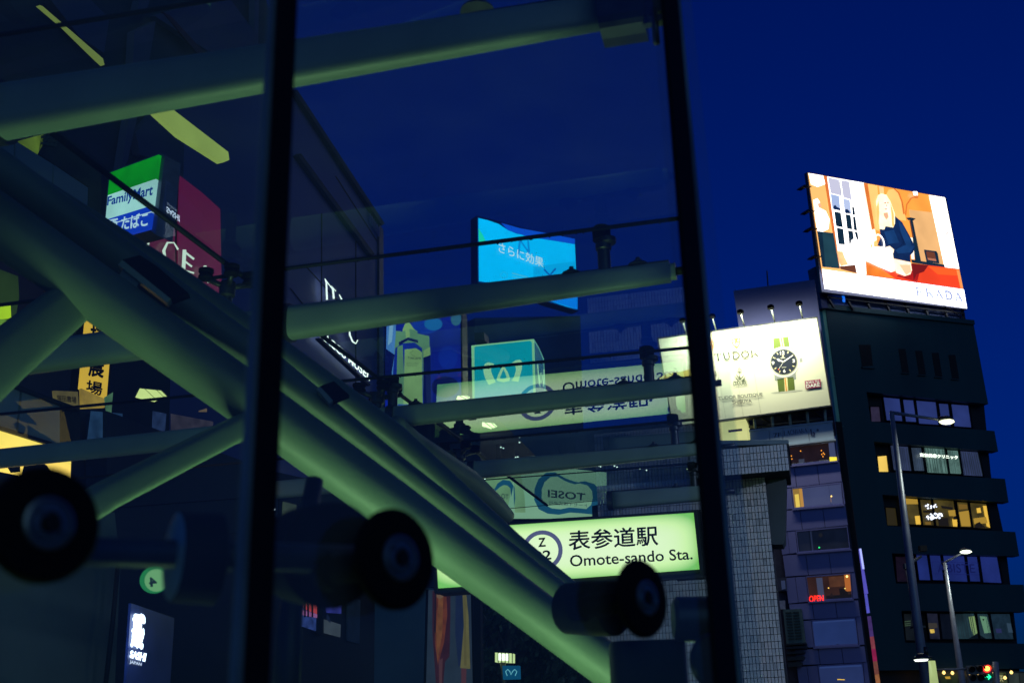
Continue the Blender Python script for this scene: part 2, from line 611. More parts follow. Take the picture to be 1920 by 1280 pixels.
# core wall behind everything
core = prism("core_wall", FB, [(1552, 578), (1822, 607), (1845, 757), (1858, 890), (1884, 1010), (1906, 1190), (1925, 1420), (1655, 1420)], -0.6, DEEP, mat("core_black", (0.006, 0.01, 0.012), 0.6, 0, 0.3, 0.5), office)
prism("side_wall", FB, [(1541, 576), (1555, 577.5), (1572, 700), (1590, 840), (1660, 1400), (1648, 1400)], -0.05, 0.4, OFFG, office)
for y, x in ((706, 1558), (799, 1571)):
    prism("tile_joint", FB, [(x - 2, y - 1), (x + 12, y - 1), (x + 12, y + .3), (x - 2, y + .3)], 0.0, 0.02, OFFG, office)
prism("parapet", FB, [(1546, 569), (1827, 600), (1828, 608), (1547, 578)], 0.12, 0.6, OFF, office)
for q in ([z4(258, 242), z4(338, 242), z4(354, 386), z4(282, 392)],):
    f = prism("window", FB, q, 0.02, 0.1, BLACKM, office)
    prism("sill", FB, [z4(280, 392), z4(356, 386), z4(370, 404), z4(284, 400)], 0.1, 0.2, OFF, f)
for xo, yo in ((0, 0), (115, 13), (228, 27), (343, 41)):
    f = prism("slot_window", FB, [z4(530 + xo, 270 + yo), z4(576 + xo, 270 + yo), z4(603 + xo, 436 + yo), z4(556 + xo, 432 + yo)], 0.02, 0.1, BLACKM, office)
    prism("sill", FB, [z4(553 + xo, 432 + yo), z4(605 + xo, 436 + yo), z4(606 + xo, 442 + yo), z4(554 + xo, 438 + yo)], 0.1, 0.2, OFF, f)

CURT = mat("pleated_curtain", (0.25, 0.3, 0.34), 0.8, 0, 0.3, 2)
PM = {'blind': em((40, 54, 112), 0.85, 0.2, 0.7), 'blindb': em((30, 44, 112), 0.75, 0.25, 0.7), 'dim': em((46, 40, 62), 0.8, 0.2), 'dim2': em((20, 10, 22), 0.8, 0.5),
      'amber': em((245, 205, 96), 1.0, 0.12, 1.0), 'curtain': em((48, 58, 92), 0.9, 0.25, 1.2), 'curtain2': em((52, 66, 86), 0.9, 0.35, 1.4),
      'clinic': em((86, 118, 112), 0.9, 0.35, 1.6), 'slit': em((40, 34, 12), 1), 'room': em((72, 62, 26), 0.8, 0.5, 1.5), 'vent': em((16, 20, 22), 0.8, 0.3),
      'shopdim': em((28, 30, 46), 0.8, 0.5, 2), 'dark': em((8, 12, 22), 0.8, 0.3), 'lace': em((36, 62, 70), 0.7, 0.6, 1.2), 'grey': em((24, 42, 56), 0.8, 0.3)}
for ri, rr in enumerate(rows):
    for q, st in rr['panes']:
        fr_ = hollow("window_frame", FB, [(q[0][0] - 2, q[0][1] - 2), (q[1][0] + 2, q[1][1] - 2), (q[2][0] + 2, q[2][1] + 2), (q[3][0] - 2, q[3][1] + 2)], (0.06, 0.04), -0.38, 0.12, MULL, office)
        prism("pane", FB, q, -0.45, 0.05, PM[st], fr_)
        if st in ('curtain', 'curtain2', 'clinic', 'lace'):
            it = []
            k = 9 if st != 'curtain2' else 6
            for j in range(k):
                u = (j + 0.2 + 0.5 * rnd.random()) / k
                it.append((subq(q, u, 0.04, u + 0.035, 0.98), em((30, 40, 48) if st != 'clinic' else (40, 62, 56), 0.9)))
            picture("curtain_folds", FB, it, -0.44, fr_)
# lit interior of the fourth floor: shelves, chandelier, boxes
amber = em((232, 186, 70), 1.0); amb2 = em((176, 140, 52), 0.9); amb3 = em((120, 92, 34), 0.9); drk = em((24, 20, 14), 1)
rm = []
def zz(p): return [z5(a, b) for a, b in p]
rm += [(zz([(502, 112), (610, 120), (616, 150), (508, 150)]), amb2), (zz([(590, 225), (628, 222), (633, 278), (598, 278)]), amber),
       (zz([(735, 240), (800, 236), (806, 288), (742, 286)]), drk), (zz([(800, 190), (850, 186), (862, 225), (808, 225)]), amb2),
       (zz([(868, 200), (930, 190), (944, 290), (885, 290)]), amb2), (zz([(866, 150), (920, 152), (924, 180), (870, 184)]), amb3),
       (zz([(980, 176), (1004, 172), (1010, 204), (984, 206)]), amber), (zz([(1020, 160), (1042, 160), (1066, 300), (1044, 290)]), amber),
       (zz([(960, 240), (1040, 230), (1050, 270), (966, 276)]), amb2), (zz([(966, 300), (975, 272), (1000, 262), (1015, 280), (1040, 298)]), drk),
       (zz([(640, 190), (700, 190), (708, 204), (645, 204)]), drk), (zz([(755, 160), (830, 170), (832, 186), (760, 176)]), drk),
       (zz([(834, 228), (850, 228), (860, 262), (858, 292), (832, 290), (826, 250)]), amber), (zz([(828, 232), (850, 226), (856, 246), (834, 248)]), drk),
       (zz([(655, 262), (690, 262), (694, 280), (658, 280)]), amb3)]
picture("lit_showroom", FB, rm, -0.43, office)
ch = thing("chandelier", "sparkling tiered chandelier behind the lit fourth-floor office windows", "chandelier", FB.pt(*z5(705, 245), -0.42))
mb = MB(); spk = em((225, 235, 255), 2.4)
for cx, cy, rx, ry, n in ((700, 165, 42, 14, 14), (708, 225, 60, 18, 26), (690, 240, 40, 12, 14), (740, 215, 26, 14, 10)):
    for k in range(n):
        a = rnd.random() * 6.28; q_ = math.sqrt(rnd.random())
        x, y = z5(cx + rx * q_ * math.cos(a), cy + ry * q_ * math.sin(a)); s_ = 0.9 + rnd.random() * 0.9
        V, Fs = prism_geo(FB, [(x - s_, y), (x, y - s_), (x + s_, y), (x, y + s_)], -0.38, 0.03); mb.add(V, Fs, spk)
tag(mb.build("crystals", ch), kind="stuff")
mb = MB()
for x0, y0, x1, y1 in ((705, 118, 708, 260), (650, 225, 768, 229), (660, 168, 740, 171)):
    V, Fs = prism_geo(FB, [z5(x0, y0), z5(x1, y0), z5(x1, y1), z5(x0, y1)], -0.41, 0.02); mb.add(V, Fs, drk)
mb.build("stem", ch)
# clinic lettering and a shop name in the blinds
cl = text("clinic_lettering", FB, "東京美容クリニック", [z4(674, 984), z4(934, 1002), z4(937, 1026), z4(677, 1008)], -0.30, em((240, 255, 235), 2.6), office, bold=0.035)
text("shop_lettering", FB, "ABISTE", [z5(728, 524), z5(966, 528), z5(972, 584), z5(736, 580)], -0.30, em((20, 26, 88), 0.7), office, bold=0.005)
picture("lettering_border", FB, [(stroke([z5(700, 512), z5(990, 520), z5(998, 596), z5(706, 588), z5(700, 512)], 0.8), em((22, 28, 92), 0.8))], -0.3, office)
for (x, y) in ((530, 888), (530, 902), (530, 914)):
    prism("vent_slat", FB, zz([(x, y), (x + 34, y - 4), (x + 34, y + 2), (x, y + 6)]), -0.36, 0.05, em((60, 80, 60), 0.8), office)
picture("lit_counter", FB, [(zz([(684, 940), (712, 938), (716, 962), (690, 964)]), em((190, 160, 70), 1.2, 0.3, 9)), (zz([(672, 900), (730, 900), (734, 930), (676, 935)]), em((60, 56, 50), 0.8)),
        (zz([(930, 860), (968, 856), (990, 960), (960, 980), (942, 920)]), em((120, 150, 96), 0.9)), (zz([(1000, 856), (1046, 860), (1070, 960), (1030, 965)]), em((96, 140, 110), 0.9)),
        (zz([(1016, 874), (1030, 874), (1023, 888)]), drk), (zz([(1170, 900), (1196, 902), (1210, 960), (1182, 960)]), em((46, 66, 84), 0.9)), (zz([(930, 998), (985, 965), (1040, 998)]), em((5, 10, 14), 1)), (zz([(1100, 935), (1136, 935), (1140, 962), (1106, 962)]), em((40, 46, 88), 0.8))], -0.43, office)
# ground floor shop front at the foot of the block
gf = [(zz([(730, 1192), (1290, 1206), (1310, 1300), (745, 1300)]), em((10, 14, 12), 1)), (zz([(745, 1222), (870, 1218), (905, 1300), (760, 1300)]), em((22, 34, 16), 1.0, 0.4, 4)),
      (zz([(1080, 1215), (1165, 1212), (1180, 1300), (1095, 1300)]), em((52, 60, 36), 1.0, 0.3, 2)), (zz([(1180, 1216), (1245, 1216), (1255, 1300), (1190, 1300)]), em((40, 48, 44), 1.0, 0.3, 2)),
      (zz([(1250, 1216), (1300, 1216), (1310, 1300), (1260, 1300)]), em((30, 36, 34), 1.0)), (zz([(780, 1238), (812, 1236), (816, 1252), (788, 1252)]), em((190, 150, 50), 1.1, 0.5, 12)),
      (zz([(622, 1205), (644, 1210), (650, 1275), (632, 1275)]), em((180, 120, 40), 0.9, 0.4, 8))]
picture("shop_front", FB, gf, 0.02, office)
text("shop_front_lettering", FB, "弁天", [z5(1096, 1228), z5(1148, 1228), z5(1150, 1270), z5(1098, 1270)], 0.1, em((200, 190, 130), 1.0), office)
for x, y, lb in ((774, 1214, "leftmost small warm bulb over the lit ground-floor shop front"), (828, 1216, "second small warm bulb from the left over the lit shop front"), (880, 1216, "third small warm bulb from the left over the lit shop front"),
                 (1092, 1212, "small warm bulb just right of the traffic signal"), (1160, 1246, "lowest small warm bulb, right of the shop lettering"), (1200, 1212, "rightmost small warm bulb over the lit shop front"), (934, 1216, "small warm bulb at the left edge of the traffic signal"), (988, 1216, "small warm bulb hidden among the traffic signal's lamps")):
    c = z5(x, y); p = FB.pt(c[0], c[1], 0.5)
    t = thing("wall_lamp", lb, "lamp", p, "bulbs over the ground-floor shop front")
    lathe("bulb", p - Vector((0, 0, 0.08)), (0, 0, 1), [(0, .02), (.03, .06), (.08, .09), (.14, .06), (.18, .03)], em((255, 210, 120), 2.2), t, 12)
    lathe("socket", p + Vector((0, 0, 0.10)), (0, 0, 1), [(0, .05), (.12, .05)], MULL, t, 8)

# ---- video screen on the roof of the block
FS = Frame(1660, 450, 62, az_vp(5185))
SQ = [(1515, 325), (1773, 372), (1812, 578), (1543, 545)]
sb = FS.pt(1680, 562); 
scr = thing("video_screen", "huge bright rooftop video screen showing a blonde woman with a white handbag", "screen", sb)
prism("cabinet", FS, [(1513, 323), (1774, 370), (1813.5, 580), (1541, 547)], -0.03, 0.22, mat("screen_cabinet", (0.05, 0.06, 0.12), 0.5), scr)
def s1(x, y): return (1480 + x / 3.879, 290 + y / 3.879)
def sp(L): return [s1(a, b) for a, b in L]
Wt = em((255, 252, 248), 2.8); Wc = em((255, 244, 215), 1.6); Wb = em((228, 236, 255), 3.0)
Or = em((240, 150, 60), 1.35, 0.12, 0.5); Or2 = em((250, 182, 104), 1.4, 0.1, 0.5); Or3 = em((255, 205, 140), 1.2, 0.2, 1.6); OrD = em((226, 120, 48), 1.05, 0.15, 1.6)
Re = em((236, 66, 30), 1.2, 0.12, 0.5); ReD = em((178, 26, 22), 1.0, 0.2, 1.6); ReO = em((250, 130, 40), 1.1, 0.2, 1.6); Nv = em((18, 44, 92), 0.9, 0.2, 1.6); NvL = em((26, 66, 122), 0.9, 0.2, 1.2)
Dk = em((20, 46, 66), 0.9, 0.2, 1.6); Dg = em((34, 70, 84), 0.9, 0.2, 0.8); Sk = em((255, 226, 196), 1.6, 0.2, 1.6); Hr = em((255, 238, 190), 1.7, 0.2, 1.6); HrD = em((248, 196, 110), 1.2); Br = em((120, 66, 44), 0.9); Lv = em((205, 205, 228), 1.0)
items = [
 (sp([(135, 133), (1132, 312), (1293, 1118), (255, 975)]), Or2),
 (sp([(135, 133), (250, 153), (300, 560), (205, 560)]), em((250, 190, 110), 1.15)),
 (sp([(140, 135), (245, 154), (262, 215), (205, 235), (158, 215)]), Wt),
 (sp([(175, 330), (205, 318), (222, 345), (215, 385), (265, 410), (292, 470), (285, 540), (240, 562), (205, 555), (190, 470)]), Wt),
 (sp([(205, 355), (225, 352), (235, 380), (212, 384)]), em((255, 180, 140), 1.1)),
 (sp([(250, 155), (275, 160), (368, 828), (355, 828)]), OrD),
 (sp([(258, 156), (285, 161), (345, 560), (322, 560)]), em((230, 120, 60), 1.0)),
 (sp([(275, 160), (540, 205), (610, 600), (560, 780), (548, 870), (372, 830)]), Wt),
 (sp([(282, 166), (360, 182), (380, 300), (300, 280)]), Lv), (sp([(375, 186), (435, 195), (455, 330), (392, 310)]), Lv), (sp([(440, 198), (500, 208), (498, 250), (448, 235)]), Wb),
 (sp([(300, 285), (362, 300), (372, 405), (312, 392)]), em((170, 190, 232), 1.0)), (sp([(390, 318), (440, 330), (452, 430), (402, 420)]), em((190, 205, 240), 1.0)),
 (sp([(322, 372), (335, 366), (345, 380), (372, 392), (374, 408), (320, 398)]), Nv), (sp([(405, 400), (420, 395), (436, 408), (446, 428), (408, 428)]), Nv),
 (sp([(326, 412), (374, 422), (390, 530), (340, 520)]), Dk), (sp([(344, 530), (392, 540), (405, 655), (358, 650)]), Dk),
 (sp([(408, 432), (446, 440), (458, 545), (420, 538)]), Dk), (sp([(426, 550), (462, 556), (470, 610), (450, 640), (436, 655)]), Dk),
 (sp([(456, 380), (470, 380), (480, 440), (460, 436)]), Dk), (sp([(462, 450), (480, 452), (494, 552), (470, 548)]), Dk), (sp([(474, 560), (496, 564), (508, 640), (484, 600)]), Dk),
 (stroke(sp([(365, 190), (380, 300)]), 1.0), Dk),
 (sp([(350, 660), (430, 650), (520, 665), (500, 810), (372, 812)]), Wt),
 (sp([(345, 700), (388, 704), (400, 740), (430, 800), (372, 810)]), Or3),
 (sp([(515, 205), (545, 210), (640, 620), (600, 640), (560, 400)]), Wc),
 (sp([(540, 208), (570, 212), (625, 540), (600, 545)]), OrD),
 (sp([(570, 212), (1020, 292), (1130, 830), (900, 790), (640, 640)]), Or),
 (sp([(570, 212), (640, 226), (668, 560), (622, 545)]), Or2),
 (sp([(650, 228), (685, 236), (690, 300), (660, 290)]), Or3),
 (sp([(700, 300), (722, 255), (760, 250), (800, 280), (822, 350), (850, 480), (760, 470)]), Or2),
 (('strip', sp([(765, 245), (800, 275), (825, 340), (840, 430)]), sp([(757, 248), (790, 280), (814, 344), (828, 434)])), OrD),
 (('strip', sp([(840, 440), (850, 360), (885, 310), (930, 300)]), sp([(850, 440), (858, 366), (890, 320), (930, 309)])), OrD),
 (sp([(870, 400), (1040, 420), (1120, 800), (930, 770)]), em((240, 184, 120), 1.05, 0.1, 0.6)),
 (sp([(1015, 294), (1132, 312), (1236, 830), (1130, 822)]), Wt),
 (sp([(870, 600), (900, 605), (910, 760), (890, 760)]), Wc),
 (sp([(847, 460), (882, 456), (920, 465), (900, 480), (866, 477)]), Dk), (sp([(878, 475), (898, 477), (958, 775), (915, 775), (896, 600)]), Dk), (sp([(872, 480), (880, 480), (905, 600), (895, 600)]), Br),
 (sp([(978, 690), (1070, 702), (1080, 720), (1092, 792), (998, 780)]), Dk), (sp([(994, 702), (1055, 710), (1066, 755), (1003, 750)]), Br), (sp([(1005, 750), (1066, 758), (1070, 775), (1010, 765)]), em((190, 120, 90), 1)),
 (sp([(885, 762), (1130, 800), (1132, 822), (892, 785)]), Dk),
 (sp([(202, 555), (320, 570), (366, 828), (240, 815)]), Dg), (sp([(202, 555), (240, 560), (262, 818), (240, 815)]), Dk),
 (sp([(366, 812), (480, 800), (490, 862), (372, 832)]), Br), (sp([(480, 780), (560, 780), (560, 872), (500, 864)]), Wt),
 (sp([(555, 775), (600, 770), (760, 850), (900, 790), (1234, 830), (1262, 978), (560, 880)]), Re),
 (sp([(555, 775), (590, 770), (700, 850), (770, 900), (560, 880)]), ReO),
 (sp([(780, 885), (890, 790), (960, 800), (930, 925)]), ReD), (sp([(890, 788), (1010, 805), (980, 850), (925, 870), (905, 915)]), em((120, 24, 22), 1.0)),
 (sp([(1010, 812), (1232, 830), (1240, 880), (1080, 870)]), em((245, 96, 34), 1.1)),
 (sp([(1215, 836), (1234, 838), (1260, 975), (1246, 973)]), em((255, 150, 80), 1.1)),
 # the woman
 (sp([(655, 535), (690, 470), (770, 448), (820, 490), (870, 580), (915, 670), (900, 712), (880, 730), (882, 782), (760, 755), (735, 690), (700, 680), (640, 660), (665, 600)]), Nv),
 (sp([(790, 470), (830, 520), (880, 620), (890, 680), (850, 660), (810, 560)]), NvL), (sp([(690, 560), (760, 545), (800, 640), (720, 650)]), NvL),
 (sp([(770, 690), (850, 655), (910, 665), (880, 712), (790, 718)]), NvL), (stroke(sp([(800, 560), (835, 640), (775, 690)]), 0.9), em((10, 28, 66), 0.9)),
 (sp([(630, 340), (645, 295), (670, 282), (705, 292), (735, 340), (768, 430), (768, 500), (755, 530), (700, 520), (690, 545), (655, 540), (642, 440)]), Hr),
 (sp([(648, 330), (655, 420), (650, 500), (660, 540), (642, 500), (636, 380)]), HrD), (sp([(735, 350), (760, 430), (762, 520), (748, 520), (742, 430)]), HrD),
 (sp([(664, 335), (690, 318), (718, 335), (728, 380), (716, 420), (698, 436), (676, 420), (662, 380)]), Sk),
 (sp([(684, 425), (716, 420), (722, 455), (705, 472), (690, 450)]), em((240, 180, 140), 1.1)),
 (sp([(690, 350), (702, 346), (704, 353), (692, 357)]), em((190, 110, 80), 1)), (sp([(712, 346), (722, 346), (722, 352), (713, 354)]), em((190, 110, 80), 1)),
 (sp([(706, 358), (712, 372), (704, 376)]), em((235, 165, 130), 1)), (sp([(692, 394), (712, 392), (704, 402)]), em((220, 70, 60), 1)),
 (sp([(752, 755), (882, 782), (892, 840), (880, 870), (840, 882), (780, 860), (762, 820)]), Sk),
 (sp([(800, 800), (880, 800), (886, 850), (850, 876)]), em((250, 206, 160), 1.15)),
 (sp([(700, 672), (730, 664), (762, 690), (758, 714), (720, 705)]), Sk),
 (ring(*s1(650, 655), 11.5, 20, 2.3, rot=-6), Wt),
 (sp([(600, 672), (680, 668), (750, 705), (768, 845), (740, 852), (640, 810), (560, 772), (540, 740)]), Wt),
 (sp([(738, 706), (752, 706), (768, 845), (750, 852)]), Wc),
 (sp([(450, 625), (475, 605), (505, 625), (505, 690), (560, 700), (540, 780), (455, 760)]), Wt),
 # white foot band
 (sp([(238, 832), (1270, 980), (1293, 1118), (255, 975)]), Wb),
]
# lattice mast at the right of the picture
for a_, b_ in (((1140, 565), (1205, 825)), ((1165, 560), (1228, 828)), ((1122, 680), (1200, 660))):
    items.append((stroke(sp([a_, b_]), 0.7), Br))
for k in range(9):
    t0_ = k / 9.0; t1_ = (k + 1) / 9.0
    items.append((stroke(sp([lerp((1140, 565), (1205, 825), t0_), lerp((1165, 560), (1228, 828), t1_)]), 0.6), Br))
items.append((stroke(sp([(1152, 556), (1150, 572), (1140, 575)]), 1.6), Br))
items.append((sp([(905, 302), (925, 292), (940, 305), (935, 318), (912, 316)]), OrD)); items.append((sp([(898, 268), (930, 268), (935, 296), (905, 296)]), Wt))
picture("display", FS, items, 0.0, scr, 0.003)
# serif capitals along the foot band
def serif(ch_, q, th=0.10, tn=0.035):
    """thin-and-thick capital letters drawn as strokes in a 0..1 box"""
    T, N = th, tn
    g = {'P': [([(0.2, 0), (0.2, 1)], T), ([(0.2, 0.02), (0.6, 0.02), (0.78, 0.14), (0.8, 0.27), (0.74, 0.42), (0.6, 0.53), (0.25, 0.53)], N), ([(0.05, 1), (0.4, 1)], N), ([(0.05, 0), (0.3, 0)], N)],
         'R': [([(0.2, 0), (0.2, 1)], T), ([(0.2, 0.02), (0.6, 0.02), (0.76, 0.14), (0.78, 0.27), (0.7, 0.42), (0.56, 0.5), (0.25, 0.5)], N), ([(0.5, 0.5), (0.95, 1)], T), ([(0.05, 1), (0.38, 1)], N), ([(0.05, 0), (0.3, 0)], N)],
         'A': [([(0.5, 0), (0.88, 1)], T), ([(0.5, 0), (0.12, 1)], N), ([(0.25, 0.65), (0.74, 0.65)], N), ([(0, 1), (0.26, 1)], N), ([(0.72, 1), (1, 1)], N)],
         'V': [([(0.1, 0), (0.5, 1)], T), ([(0.5, 1), (0.9, 0)], N)],
         'D': [([(0.2, 0), (0.2, 1)], T), ([(0.2, 0), (0.55, 0), (0.8, 0.15), (0.92, 0.5), (0.8, 0.85), (0.55, 1), (0.2, 1)], N * 1.8), ([(0.05, 1), (0.3, 1)], N), ([(0.05, 0), (0.3, 0)], N)],
         'T': [([(0.5, 0), (0.5, 1)], T), ([(0.05, 0), (0.95, 0)], N), ([(0.05, 0), (0.05, 0.2)], N), ([(0.95, 0), (0.95, 0.2)], N), ([(0.32, 1), (0.68, 1)], N)],
         'U': [([(0.2, 0), (0.2, 0.65), (0.3, 0.92), (0.5, 1), (0.7, 0.92), (0.8, 0.65), (0.8, 0)], N * 1.7), ([(0.2, 0), (0.2, 0.65)], T), ([(0.05, 0), (0.36, 0)], N), ([(0.65, 0), (0.95, 0)], N)],
         'O': [([(0.5, 0), (0.2, 0.12), (0.06, 0.5), (0.2, 0.88), (0.5, 1), (0.8, 0.88), (0.94, 0.5), (0.8, 0.12), (0.5, 0)], N * 2)],
         'C': [([(0.92, 0.2), (0.75, 0.03), (0.5, 0), (0.2, 0.12), (0.06, 0.5), (0.2, 0.88), (0.5, 1), (0.78, 0.97), (0.94, 0.8)], N * 2)],
         'H': [([(0.2, 0), (0.2, 1)], T), ([(0.8, 0), (0.8, 1)], T), ([(0.2, 0.5), (0.8, 0.5)], N), ([(0.05, 0), (0.35, 0)], N), ([(0.65, 0), (0.95, 0)], N), ([(0.05, 1), (0.35, 1)], N), ([(0.65, 1), (0.95, 1)], N)],
         'I': [([(0.5, 0), (0.5, 1)], T), ([(0.25, 0), (0.75, 0)], N), ([(0.25, 1), (0.75, 1)], N)],
         'E': [([(0.2, 0), (0.2, 1)], T), ([(0.1, 0), (0.85, 0), (0.85, 0.2)], N), ([(0.2, 0.48), (0.65, 0.48)], N), ([(0.1, 1), (0.88, 1), (0.88, 0.8)], N)],
         'L': [([(0.2, 0), (0.2, 1)], T), ([(0.05, 1), (0.85, 1), (0.85, 0.8)], N), ([(0.05, 0), (0.35, 0)], N)]}
    w_ = math.hypot(q[1][0] - q[0][0], q[1][1] - q[0][1]); h_ = math.hypot(q[3][0] - q[0][0], q[3][1] - q[0][1])
    return [(stroke([bil(q, *p) for p in pts], t_ * h_ * 1.3)) for pts, t_ in g[ch_]]
def serifs(name, fr, word, q, m, w, parent, gap=0.15, wid=None, th=0.10, tn=0.035):
    ws = [(wid or {}).get(c_, 1.0) for c_ in word]
    tot = sum(ws) + gap * (len(word) - 1); u = 0; it = []
    for c_, w_ in zip(word, ws):
        for s_ in serif(c_, subq(q, u / tot, 0, (u + w_) / tot, 1), th, tn): it.append((s_, m))
        u += w_ + gap
    return picture(name, fr, it, w, parent, 0.0002)
serifs("advert_lettering", FS, "PRADA", sp([(915, 965), (1250, 1006), (1262, 1064), (925, 1022)]), em((150, 158, 205), 1.0), 0.32, scr, 0.3, th=0.13, tn=0.09)
for x, y in ((1508, 349), (1515, 395), (1520, 428), (1528, 480)):
    mb = MB()
    V, Fs = prism_geo(FS, [(x - 4, y + 1), (x, y - 3), (x + 5, y - 2), (x + 5, y + 2)], 0.3, 0.5); mb.add(V, Fs, STEEL_D)
    V, Fs = prism_geo(FS, [(x + 3, y - 1), (x + 14, y), (x + 14, y + 1), (x + 3, y + 1)], 0.2, 0.2); mb.add(V, Fs, STEEL_D)
    mb.build("edge_bracket", scr)
# steel deck under the screen
dk = thing("screen_support_frame", "blue-lit steel deck and posts carrying the video screen above the parapet", "frame", FS.pt(1680, 590))
UND = mat("blue_grey_deck_panel", (0.14, 0.2, 0.42), 0.5, 0, 0.2, 0.6)
qd = [(1546, 548), (1808, 580), (1812, 601), (1560, 570)]
for k in range(7):
    prism("deck_panel", FS, subq(qd, k / 7 + 0.004, 0, (k + 1) / 7 - 0.004, 1), -0.7, 0.3, UND, dk)
for k in range(8):
    u = k / 7 if k < 7 else 0.985
    prism("post", FS, subq(qd, u, -0.1, u + 0.012, 1.3), -0.45, 0.12, STEEL_D, dk)
prism("beam", FS, subq(qd, 0, 0.3, 1, 0.42), -0.35, 0.1, STEEL_D, dk)
prism("corner_post", FS, [(1528, 500), (1536, 500), (1553, 577), (1541, 577)], -0.6, 0.6, mat("corner_post_blue", (0.03, 0.05, 0.16), 0.6), dk)
prism("blue_lamp", FS, [(1580, 548), (1583, 548), (1585, 566), (1582, 564)], -0.3, 0.1, em((20, 110, 235), 1.0), dk)
tag(sweep("cable", [FS.pt(1770, 573, .1), FS.pt(1785, 582, .1), FS.pt(1797, 592, .1), FS.pt(1805, 602, .1)], 0.03, BLACKM, None, 6), "thin black cable looping down from the lower right corner of the video screen", "cable")

# ================================================================== BUILDING WITH THE WATCH BILLBOARD
FT = Frame(1500, 900, 46, az_vp(-6800))
TUP = mat("lilac_grey_facade_panel", (0.20, 0.20, 0.46), 0.45, 0, 0.10, 0.7, streak=True)
TUJ = mat("panel_backing", (0.03, 0.03, 0.06), 0.6)
tb = FT.pt(1560, 1400); tb.z = 0.12
tud = thing("commercial_building", "slim lilac-grey panelled building with stacked wide windows beneath the watch billboard", "building", tb)
prism("backing_wall", FT, [(1400, 825), (1566, 806), (1655, 1420), (1440, 1420)], -0.25, 9, TUJ, tud)
def z3(x, y): return (1300 + x / 2.666, 800 + y / 2.666)
wins = [  # TL TR BR BL of each window band
 ([z3(476, 92), z3(706, 66), z3(718, 166), z3(480, 192)], 'bar'),
 ([z3(490, 304), z3(738, 276), z3(750, 386), z3(502, 408)], 'curtains'),
 ([z3(512, 518), z3(770, 494), z3(784, 608), z3(524, 628)], 'darkroom'),
 ([z3(562, 745), z3(786, 728), z3(796, 858), z3(580, 872)], 'open'),
 ([z3(590, 964), z3(810, 950), z3(826, 1088), z3(606, 1100)], 'frost'),
 ([z3(622, 1190), z3(846, 1178), z3(860, 1320), z3(640, 1330)], 'frost2')]
def edl(y): return 1440 + (y - 830) * 0.13      # left edge (hidden), right edge
def edr(y): return 1565 + (y - 800) * 0.137
# spandrel panels between the window bands, in cells with open joints
def panelrow(yL0, yR0, yL1, yR1, nx=3, xl=None, xr=None):
    q = [(xl or edl(yL0), yL0), (xr or edr(yR0), yR0), ((xr or edr(yR1)) if not xr else xr + (yR1 - yR0) * .137, yR1), (xl + (yL1 - yL0) * .13 if xl else edl(yL1), yL1)]
    for k in range(nx):
        prism("facade_panel", FT, subq(q, k / nx + 0.004, 0.02, (k + 1) / nx - 0.004, 0.98), 0, 0.2, TUP, tud)
bounds = []
for q, st in wins: bounds.append((q[0][1], q[1][1], q[3][1], q[2][1]))
prev = None
for i, (a, b, c, d) in enumerate(bounds):
    if i == 0: y0L, y0R = a - 8, b - 8
    else: y0L, y0R = bounds[i - 1][2] + 2, bounds[i - 1][3] + 2
    nL = a + (a - b) * 0.55; nR = b
    panelrow(y0L + 2.5, y0R, nL - 2, nR - 1, 3)
panelrow(1300, 1290, 1390, 1380, 3)
